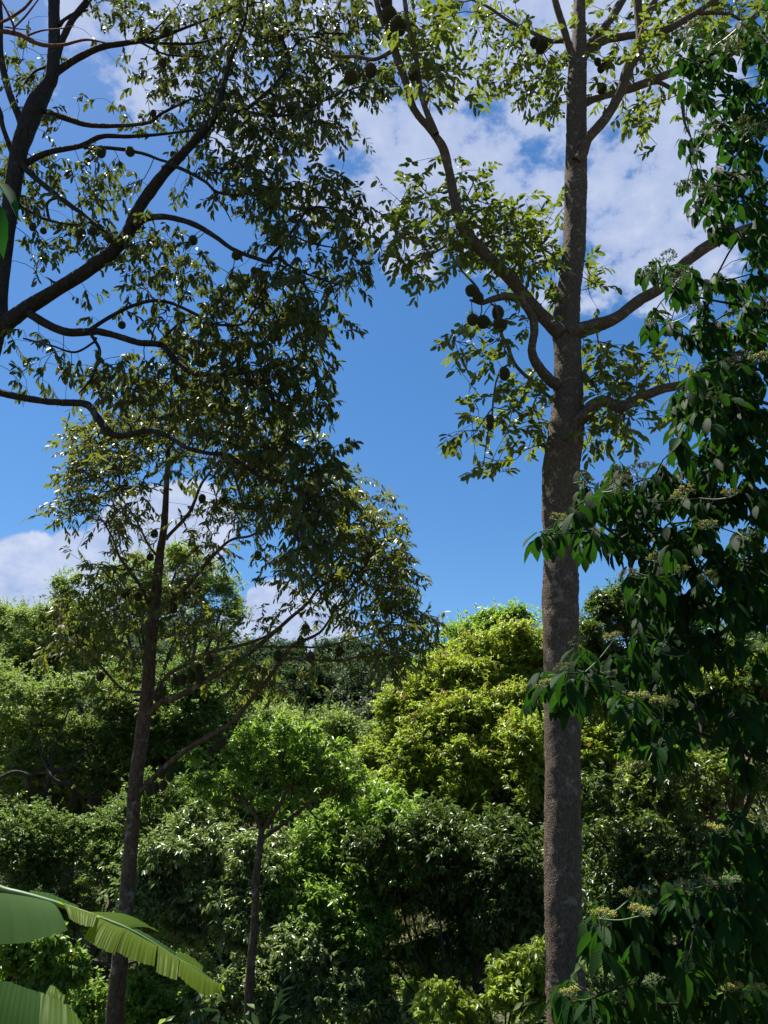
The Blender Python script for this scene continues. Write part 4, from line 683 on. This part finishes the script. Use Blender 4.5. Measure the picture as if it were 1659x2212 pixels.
BT('lit_shrub', 'sunlit pale green shrub behind the lowest leaves at the bottom right', 'silver',
   [(1300, 2130, 60, 30), (1400, 2110, 70, 35), (1500, 2130, 70, 35), (1600, 2120, 60, 40), (1280, 2190, 60, 30), (1450, 2190, 80, 30), (1600, 2200, 70, 40), (1560, 2020, 60, 50), (1640, 1980, 40, 60), (1640, 1880, 40, 60)], 13, .13, .05, 1.0, 107, droop=.5, cat='shrub')
# bottom centre
BT('lime_shrub', 'lime green shrub with drooping shoots at the foot of the thick grey trunk', 'flush',
   [(1070, 2150, 45, 25), (1110, 2110, 45, 30), (1020, 2180, 50, 25), (960, 2170, 50, 30), (1130, 2180, 45, 30), (1160, 2090, 30, 35)], 11.5, .12, .052, .95, 108, droop=.9, cat='shrub')
BT('green_tree', 'fresh green bushy tree in the sun, below and left of the yellow-green dome', 'bright',
   [(815, 1740, 52, 40), (760, 1800, 58, 42), (690, 1790, 50, 35), (840, 1790, 45, 40), (700, 1860, 62, 45), (780, 1870, 60, 45), (640, 1900, 50, 40), (730, 1940, 60, 45), (800, 1950, 50, 50), (660, 1990, 60, 45), (740, 2030, 60, 45), (860, 1860, 50, 45, -.6), (880, 1790, 45, 40, -.4), (830, 2030, 45, 45, -.6), (800, 2110, 50, 40, -.6), (700, 2110, 60, 40, -.6)],
   18, .16, .054, 1.0, 109, droop=.6, base=760)
BT('pale_shrub', 'pale green shrub with long hanging leaflets along the bottom edge, left of centre', 'silver',
   [(640, 2060, 55, 40), (580, 2110, 50, 40), (680, 2110, 60, 40), (520, 2150, 50, 40), (620, 2170, 60, 40), (720, 2160, 60, 50), (560, 2200, 60, 40), (760, 2090, 40, 50), (450, 2200, 60, 40), (800, 2180, 50, 40), (860, 2200, 50, 30)], 17.2, .18, .062, 1.05, 110, droop=.7, cat='shrub')
BT('drooping_tree', 'broad tree of pale drooping leaves behind the tip of the banana leaf', 'silver',
   [(420, 1800, 55, 28), (360, 1830, 55, 30), (470, 1850, 70, 35), (320, 1870, 60, 35), (400, 1890, 70, 40), (280, 1920, 45, 35), (480, 1930, 70, 40), (360, 1950, 70, 40), (560, 1880, 60, 40), (440, 1990, 70, 40), (540, 1970, 60, 45), (300, 1990, 50, 35), (600, 1940, 45, 40), (500, 2040, 60, 35)],
   18.3, .18, .058, .95, 111, droop=.75, bark=BARK_L, trunk_px=[(520, 2200, 20), (505, 2110, 16), (480, 2060, 12)], limbs=[[(510, 2120, 10), (490, 2060, 8), (470, 2010, 6)], [(505, 2110, 12), (460, 2060, 9), (430, 2010, 6)], [(515, 2150, 10), (545, 2060, 8), (560, 1990, 5)]])
BT('spindly_tree', 'small spindly tree with forked bare limbs under a thin umbrella of leaves', 'bright',
   [(470, 1640, 40, 22), (530, 1610, 55, 24), (600, 1600, 55, 24), (660, 1625, 50, 22), (560, 1660, 60, 22), (640, 1670, 60, 24), (720, 1640, 40, 28), (480, 1690, 40, 18), (700, 1700, 60, 24), (430, 1700, 30, 18), (750, 1720, 30, 20), (590, 1730, 50, 18), (500, 1730, 30, 16)],
   16.3, .16, .052, .62, 112, droop=.5, low=-.1, bark=BARK_M, sub=6, trunk_px=[(535, 2240, 22), (541, 2100, 20), (550, 2000, 17), (553, 1900, 15), (560, 1840, 14), (565, 1792, 13)],
   limbs=[[(565, 1795, 10), (540, 1742, 8), (500, 1712, 7), (470, 1680, 4), (450, 1650, 3)], [(567, 1795, 9), (605, 1737, 8), (630, 1692, 6), (680, 1657, 5), (720, 1632, 3)], [(563, 1815, 9), (615, 1777, 8), (660, 1742, 8), (700, 1712, 5), (730, 1700, 3)], [(630, 1700, 5), (610, 1650, 4), (600, 1610, 3)], [(540, 1742, 6), (545, 1690, 4), (535, 1630, 3)]])
# tall wood on the left
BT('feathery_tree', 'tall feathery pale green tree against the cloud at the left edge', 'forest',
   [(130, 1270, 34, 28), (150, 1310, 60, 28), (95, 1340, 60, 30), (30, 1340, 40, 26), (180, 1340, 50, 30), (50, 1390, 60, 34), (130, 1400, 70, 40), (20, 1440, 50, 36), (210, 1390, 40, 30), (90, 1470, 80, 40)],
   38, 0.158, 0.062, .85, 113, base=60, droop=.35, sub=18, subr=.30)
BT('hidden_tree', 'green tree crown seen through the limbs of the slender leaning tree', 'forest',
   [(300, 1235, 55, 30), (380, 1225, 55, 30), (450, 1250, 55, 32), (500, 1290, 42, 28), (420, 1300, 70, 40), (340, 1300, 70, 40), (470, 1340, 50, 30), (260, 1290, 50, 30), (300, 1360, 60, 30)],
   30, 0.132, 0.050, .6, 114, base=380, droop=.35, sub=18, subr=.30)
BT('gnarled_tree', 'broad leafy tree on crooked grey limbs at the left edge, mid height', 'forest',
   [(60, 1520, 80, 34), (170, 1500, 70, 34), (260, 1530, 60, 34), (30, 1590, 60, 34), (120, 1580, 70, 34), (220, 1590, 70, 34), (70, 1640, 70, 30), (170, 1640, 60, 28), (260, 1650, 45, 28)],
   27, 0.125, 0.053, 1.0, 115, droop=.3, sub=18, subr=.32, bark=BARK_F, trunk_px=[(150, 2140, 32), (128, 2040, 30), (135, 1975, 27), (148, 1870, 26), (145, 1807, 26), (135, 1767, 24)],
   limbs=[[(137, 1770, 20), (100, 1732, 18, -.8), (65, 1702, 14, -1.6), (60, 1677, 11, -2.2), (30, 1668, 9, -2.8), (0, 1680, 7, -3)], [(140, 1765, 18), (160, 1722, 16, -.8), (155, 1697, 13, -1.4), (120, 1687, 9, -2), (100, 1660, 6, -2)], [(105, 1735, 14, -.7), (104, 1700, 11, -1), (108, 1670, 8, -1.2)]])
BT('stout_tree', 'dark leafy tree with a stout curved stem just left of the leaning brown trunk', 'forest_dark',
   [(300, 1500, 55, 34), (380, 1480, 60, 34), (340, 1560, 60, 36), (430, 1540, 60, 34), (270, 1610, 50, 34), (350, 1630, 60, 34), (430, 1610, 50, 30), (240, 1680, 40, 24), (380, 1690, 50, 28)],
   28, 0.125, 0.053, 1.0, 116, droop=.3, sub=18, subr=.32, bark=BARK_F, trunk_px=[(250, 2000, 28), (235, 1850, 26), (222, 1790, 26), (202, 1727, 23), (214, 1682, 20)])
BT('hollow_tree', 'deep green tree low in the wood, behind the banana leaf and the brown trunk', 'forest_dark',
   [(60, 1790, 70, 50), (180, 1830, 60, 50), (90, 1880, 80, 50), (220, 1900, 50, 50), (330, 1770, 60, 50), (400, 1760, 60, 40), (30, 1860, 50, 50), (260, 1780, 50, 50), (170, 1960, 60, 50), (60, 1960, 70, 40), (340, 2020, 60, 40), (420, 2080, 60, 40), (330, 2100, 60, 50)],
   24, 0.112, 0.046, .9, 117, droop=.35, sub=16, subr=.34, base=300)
BT('panicle_shrub', 'sunlit shrub with yellow flower sprays behind the banana leaves, bottom left', [LM['bright'], LM['flush']],
   [(20, 2010, 40, 40), (60, 2050, 45, 35), (120, 2060, 45, 32), (30, 2090, 50, 30), (110, 2110, 50, 30), (160, 2080, 25, 25)], 12.5, .13, .072, 1.1, 118, droop=.8, mats=(0, 2), matp=.35, cat='shrub')
BT('low_shrub', 'bright low shrub at the foot of the brown leaning trunk', 'bright',
   [(210, 2150, 40, 40), (190, 2200, 40, 30), (300, 2180, 40, 30), (350, 2190, 45, 30), (300, 2215, 60, 30), (400, 2210, 40, 30)], 17.6, .16, .075, 1.1, 119, droop=.4, cat='shrub')

BT('backing_tree', 'leafy tree closing the wood behind the gnarled limbs at the far left', 'forest',
   [(-20, 1560, 70, 50), (80, 1600, 80, 50), (170, 1640, 80, 50), (30, 1690, 80, 50), (130, 1720, 80, 50), (230, 1720, 70, 50), (60, 1780, 80, 50), (0, 1480, 60, 40), (190, 1800, 80, 50)], 32, .15, .055, .9, 121, base=150, droop=.3, sub=16, subr=.34)
BT('backing_tree', 'leafy tree closing the wood just right of the leaning brown trunk', 'forest_dark',
   [(330, 1480, 80, 40), (430, 1470, 80, 40), (520, 1500, 70, 40), (400, 1560, 80, 50), (500, 1590, 80, 50), (330, 1620, 80, 50), (430, 1680, 80, 50), (560, 1640, 80, 50), (360, 1760, 80, 50), (500, 1760, 80, 50), (620, 1720, 80, 50), (250, 1480, 60, 40)], 33, .15, .055, .9, 122, base=420, droop=.3, sub=16, subr=.34)
BT('backing_tree', 'mid green tree between the small spindly tree and the yellow-green dome', 'forest',
   [(640, 1590, 60, 40), (720, 1600, 60, 40), (790, 1640, 50, 50), (680, 1680, 70, 40), (760, 1700, 60, 50), (600, 1560, 50, 30), (720, 1760, 70, 50)], 30, .15, .055, .9, 123, base=700, droop=.3, sub=16, subr=.34)
BT('backing_tree', 'shaded tree filling the space low behind the thick grey trunk', 'bright',
   [(1100, 2040, 70, 50), (1180, 1980, 60, 60), (1000, 2100, 60, 40), (1280, 2030, 60, 50), (1360, 2010, 70, 50), (1460, 1990, 70, 50), (1160, 2110, 70, 40), (1300, 1930, 60, 50), (1560, 1960, 60, 60), (920, 2140, 60, 40)], 19.5, .14, .05, .9, 124, base=1150, droop=.5)
# ------------------------------------------------------------------ trees on the far hillside
def far_hill():
    g = np.random.default_rng(77); kinds = []
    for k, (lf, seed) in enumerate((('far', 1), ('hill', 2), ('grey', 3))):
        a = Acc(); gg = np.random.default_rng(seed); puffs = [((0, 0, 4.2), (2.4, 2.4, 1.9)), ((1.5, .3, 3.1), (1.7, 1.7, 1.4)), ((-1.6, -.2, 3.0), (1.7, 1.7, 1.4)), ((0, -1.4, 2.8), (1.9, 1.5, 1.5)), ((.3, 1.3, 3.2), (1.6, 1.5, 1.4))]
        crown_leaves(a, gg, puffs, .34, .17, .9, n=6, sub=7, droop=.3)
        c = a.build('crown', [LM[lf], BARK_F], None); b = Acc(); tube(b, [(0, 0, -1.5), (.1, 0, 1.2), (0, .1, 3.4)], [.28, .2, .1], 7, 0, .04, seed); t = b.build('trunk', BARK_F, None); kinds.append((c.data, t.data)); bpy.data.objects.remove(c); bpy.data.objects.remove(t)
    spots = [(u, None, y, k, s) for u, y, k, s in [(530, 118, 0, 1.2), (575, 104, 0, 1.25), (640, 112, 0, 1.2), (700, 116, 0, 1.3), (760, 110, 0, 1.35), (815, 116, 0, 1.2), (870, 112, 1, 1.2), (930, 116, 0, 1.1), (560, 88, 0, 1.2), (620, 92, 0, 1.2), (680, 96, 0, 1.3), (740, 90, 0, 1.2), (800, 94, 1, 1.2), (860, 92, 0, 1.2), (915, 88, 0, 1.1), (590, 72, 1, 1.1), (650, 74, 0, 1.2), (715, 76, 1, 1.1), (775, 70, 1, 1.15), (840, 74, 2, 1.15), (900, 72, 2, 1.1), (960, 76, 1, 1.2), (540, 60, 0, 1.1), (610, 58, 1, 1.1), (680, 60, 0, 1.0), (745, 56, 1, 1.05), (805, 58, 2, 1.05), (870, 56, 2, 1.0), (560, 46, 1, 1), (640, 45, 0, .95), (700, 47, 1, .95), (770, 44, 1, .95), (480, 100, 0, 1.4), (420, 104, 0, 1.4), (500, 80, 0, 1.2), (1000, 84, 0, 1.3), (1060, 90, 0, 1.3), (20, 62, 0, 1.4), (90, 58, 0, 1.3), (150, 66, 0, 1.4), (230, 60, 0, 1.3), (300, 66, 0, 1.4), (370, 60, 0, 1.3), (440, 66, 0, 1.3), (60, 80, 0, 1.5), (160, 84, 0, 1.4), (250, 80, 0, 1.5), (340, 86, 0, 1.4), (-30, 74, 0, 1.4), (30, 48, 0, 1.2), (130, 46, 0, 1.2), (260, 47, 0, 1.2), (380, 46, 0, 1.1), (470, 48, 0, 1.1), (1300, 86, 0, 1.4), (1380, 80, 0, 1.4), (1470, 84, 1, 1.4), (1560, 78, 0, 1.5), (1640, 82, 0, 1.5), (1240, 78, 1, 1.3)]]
    words = ['mid green round tree', 'dark green round tree', 'grey-green round tree']
    ordn = ('first second third fourth fifth sixth seventh eighth ninth tenth eleventh twelfth thirteenth fourteenth fifteenth sixteenth seventeenth eighteenth nineteenth twentieth'.split()+['twenty-'+w for w in 'first second third fourth fifth sixth seventh eighth ninth'.split()]+['thirtieth']+['thirty-'+w for w in 'first second third fourth fifth sixth seventh eighth ninth'.split()])
    band = lambda y: 'lowest' if y < 65 else ('middle' if y < 98 else 'top'); row = {}
    for q in sorted(spots, key=lambda q: q[0]): row.setdefault(band(q[2]), []).append(q)
    for i, q_ in enumerate(spots):
        u, _, y, k, s = q_; x = at(u, 1450, y)[0]+g.normal(0, .4); z = float(gz(x, y)); lab = words[k]+', '+ordn[row[band(y)].index(q_)]+' from the left in the '+band(y)+' row on the far hillside'
        r = empty('hill_tree', (x, y, z), lab, 'tree', 'trees on the far hillside')
        for nm, me in zip(('crown', 'trunk'), kinds[k]):
            o = bpy.data.objects.new(nm, me); COL.objects.link(o); o.parent = r
        r.scale = (s*g.uniform(.9, 1.15),)*2+(s*g.uniform(.9, 1.2),); r.rotation_euler = (0, 0, g.uniform(0, 6.28))
far_hill()
# ------------------------------------------------------------------ undergrowth (nobody could count it)
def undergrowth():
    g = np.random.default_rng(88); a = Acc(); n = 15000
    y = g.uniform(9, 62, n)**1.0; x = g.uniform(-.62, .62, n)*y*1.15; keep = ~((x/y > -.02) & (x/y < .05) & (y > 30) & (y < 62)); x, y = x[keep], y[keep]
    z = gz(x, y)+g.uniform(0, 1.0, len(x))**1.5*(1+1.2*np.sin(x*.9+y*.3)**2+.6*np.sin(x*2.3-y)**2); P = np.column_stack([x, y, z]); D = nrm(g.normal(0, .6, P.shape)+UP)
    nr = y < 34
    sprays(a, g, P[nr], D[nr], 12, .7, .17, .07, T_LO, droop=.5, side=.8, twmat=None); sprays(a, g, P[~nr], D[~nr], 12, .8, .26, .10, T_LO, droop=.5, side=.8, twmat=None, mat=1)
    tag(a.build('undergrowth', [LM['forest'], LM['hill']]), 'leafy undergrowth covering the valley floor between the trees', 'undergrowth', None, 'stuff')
    a = Acc(); n = 26000; y = g.uniform(26, 60, n); x = g.uniform(-.10, .12, n)*y; P = np.column_stack([x, y, gz(x, y)]); leaves(a, P, nrm(g.normal(0, .45, P.shape)+UP), g.normal(0, 1, P.shape), g.uniform(.25, .6, n), .03, g.random(n), T_LO)
    tag(a.build('dry_grass', plain('dry_grass', (.36, .33, .16), .8, .2)), 'dry straw-coloured grass in the sunlit gap between the trees', 'grass', None, 'stuff')
undergrowth()

# ================================================================== banana leaves, bottom left
def banana():
    Yb = 4.4; root = empty('banana_plant', (-3.4, 4.2, float(gz(-3.4, 4.2))-.1), 'banana plant with torn hanging leaf blades at the bottom left corner', 'plant')
    blade = leaf_mat('banana_blade', (0.040, 0.095, 0.008), (0.065, 0.115, 0.010), (0.09, 0.14, 0.014), (0.34, 0.50, 0.012), 0.55, 0.55, stripes=45, spec=.2)
    pale = leaf_mat('banana_blade_pale', (0.020, 0.055, 0.014), (0.038, 0.080, 0.020), (0.045, 0.09, 0.028), (0.16, 0.28, 0.06), 0.34, 0.75, stripes=40, spec=.03)
    rib = plain('banana_rib', (0.13, 0.20, 0.07), .45, .5); brown = plain('banana_dry_edge', (0.16, 0.10, 0.05), .8)
    a = Acc(); b0 = np.array(root.location); tube(a, [b0, b0+[.05, 0, .9], b0+[.1, -.02, 1.7], b0+[.15, 0, 2.2]], [.12, .11, .09, .05], 12, 0, .02); a.build('pseudostem', rib, root, origin=b0)
    st = b0+np.array([.15, 0, 2.2])
    def lobe(acc, edge, outer, mat=0, nu=14, nv=8, sag=.03, ripple=.003, seed=0):
        """edge: points along the midrib, outer: matching free-edge points; (u,v,Y)"""
        g = np.random.default_rng(seed); E = catmull([at(*p) for p in edge], 8); O = catmull([at(*p) for p in outer], 8)
        def rs(C, n):
            s = np.concatenate([[0], np.cumsum(np.linalg.norm(np.diff(C, axis=0), axis=1))]); s /= s[-1]; t = np.linspace(0, 1, n); return np.column_stack([np.interp(t, s, C[:, k]) for k in range(3)])
        nu = 40; E, O = rs(E, nu), rs(O, nu); O = O+g.normal(0, .0016, O.shape); t = np.linspace(0, 1, nv+1)[None, :, None]; V = E[:, None]*(1-t)+O[:, None]*t; V[..., 2] += sag*np.sin(math.pi*t[..., 0]); V[..., 1] += ripple*np.sin(np.linspace(0, 22, nu))[:, None]*t[..., 0]
        i = np.arange(nu-1)[:, None]; j = np.arange(nv)[None]; F = np.stack([i*(nv+1)+j, (i+1)*(nv+1)+j, (i+1)*(nv+1)+j+1, i*(nv+1)+j+1], -1).reshape(-1, 4)
        L_ = np.linalg.norm(E[-1]-E[0]); uv = np.stack([np.broadcast_to(t[0, :, 0][None], (nu, nv+1)), np.broadcast_to(np.linspace(0, L_, nu)[:, None], (nu, nv+1))], -1).reshape(-1, 2)
        acc.add(V.reshape(-1, 3), F, mat, uv, np.full(nu*(nv+1), g.uniform(.2, .8)))
    # long leaf: midrib from the left edge down to the tip
    mid = [(-260, 1990, 4.35), (-60, 1915, 4.3), (20, 1925, 4.3), (100, 1945, 4.32), (165, 1966, 4.35), (220, 1985, 4.38), (275, 2007, 4.4), (325, 2035, 4.45), (380, 2070, 4.5), (435, 2100, 4.55), (485, 2142, 4.6)]
    a = Acc(); tube(a, [st]+[at(*p) for p in mid], [.022, .02, .016, .014, .012, .011, .010, .009, .008, .006, .004, .002], 8, 1)
    lobe(a, [(-60, 1915, 4.3), (0, 1922, 4.3), (60, 1934, 4.31), (100, 1945, 4.32)], [(-60, 2040, 4.1), (36, 2038, 4.1), (90, 2026, 4.12), (146, 2010, 4.16)], 2, seed=1)
    lobe(a, [(120, 1950, 4.33), (165, 1966, 4.35), (215, 1983, 4.37)], [(150, 1985, 4.2), (175, 1998, 4.2), (200, 2002, 4.22)], 0, seed=2)
    lobe(a, [(218, 1984, 4.38), (250, 1998, 4.39), (275, 2007, 4.4)], [(180, 2028, 4.2), (212, 2046, 4.2), (246, 2062, 4.22)], 0, seed=3)
    lobe(a, [(277, 2008, 4.4), (325, 2035, 4.45), (340, 2043, 4.46)], [(252, 2056, 4.22), (290, 2075, 4.25), (334, 2088, 4.3)], 0, seed=4)
    lobe(a, [(342, 2044, 4.46), (370, 2062, 4.49), (388, 2075, 4.5)], [(338, 2100, 4.3), (360, 2110, 4.3), (381, 2117, 4.32)], 0, seed=5)
    lobe(a, [(390, 2076, 4.51), (435, 2101, 4.55), (485, 2142, 4.6)], [(384, 2108, 4.34), (420, 2138, 4.36), (446, 2150, 4.4), (478, 2142, 4.5)], 0, seed=6)
    lobe(a, [(66, 1934, 4.32), (110, 1948, 4.33), (165, 1966, 4.35)], [(64, 1926, 4.55), (110, 1932, 4.6), (170, 1962, 4.6)], 2, seed=7, sag=.015)
    lobe(a, [(180, 1972, 4.36), (240, 1990, 4.38), (272, 2006, 4.4)], [(250, 1982, 4.65), (285, 1980, 4.68), (343, 2012, 4.7)], 0, seed=8, sag=.015)
    lobe(a, [(268, 2005, 4.4), (320, 2032, 4.45), (378, 2070, 4.5)], [(300, 2015, 4.6), (340, 2038, 4.62), (382, 2066, 4.64)], 2, seed=9, sag=.02)
    lobe(a, [(362, 2058, 4.48), (400, 2080, 4.52), (436, 2100, 4.55)], [(375, 2060, 4.7), (410, 2064, 4.72), (440, 2090, 4.72)], 0, seed=10, sag=.012)
    a.build('leaf', [blade, rib, pale], root, origin=at(100, 1945, 4.32))
    # corner leaf, close, seen from its pale ribbed side
    a = Acc(); tube(a, [st, at(-260, 2300, 3.6), at(-100, 2300, 3.3), at(60, 2330, 3.25), at(200, 2330, 3.3), at(260, 2300, 3.4)], [.022, .02, .018, .014, .008, .003], 8, 1)
    lobe(a, [(-160, 2300, 3.3), (-60, 2310, 3.28), (70, 2335, 3.25)], [(-90, 2130, 3.45), (-20, 2115, 3.45), (40, 2128, 3.45), (86, 2146, 3.45)], 2, seed=11)
    lobe(a, [(60, 2334, 3.25), (140, 2340, 3.27), (230, 2320, 3.35)], [(84, 2142, 3.46), (125, 2160, 3.46), (165, 2192, 3.46), (186, 2230, 3.44)], 0, seed=12)
    a.build('leaf', [blade, rib, pale], root, origin=at(60, 2200, 3.3))
    a = Acc(); lobe(a, [(90, 2200, 3.6), (130, 2215, 3.6)], [(100, 2142, 3.7), (112, 2128, 3.7), (142, 2152, 3.7)], 0, seed=13); a.build('leaf', [blade], root, origin=at(110, 2180, 3.6))
banana()
# two single leaves poking in at the left edge
def edge_leaves():
    root = empty('vine', at(-120, 2500, 2.6), 'thin vine with two broad glossy leaves poking in at the left edge', 'vine')
    a = Acc(); tube(a, [at(-120, 2500, 2.6), at(-90, 1500, 2.6), at(-40, 700, 2.5), at(-20, 400, 2.45), at(-10, 380, 2.4)], [.012, .010, .007, .004, .002], 6); a.build('stem', STEM, root, origin=at(-20, 400, 2.45))
    m = leaf_mat('vine_leaf', (0.012, 0.05, 0.02), (0.02, 0.07, 0.025), (.03, .09, .03), (.05, .28, .015), .35, .85, spec=.03)
    for p, q, w, n in (((-20, 392, 2.45), (52, 432, 2.3), .052, (0.1, -.4, 1)), ((-14, 440, 2.45), (4, 522, 2.35), .075, (.3, -1, .35))):
        A_, B_ = at(*p), at(*q); a = Acc(); d = B_-A_; leaves(a, A_[None], nrm(d)[None], nrm(np.array(n, float))[None], np.linalg.norm(d), w, np.array([.5]), T_BIG); a.build('leaf', m, root, origin=A_)
edge_leaves()
print('verts', NV)
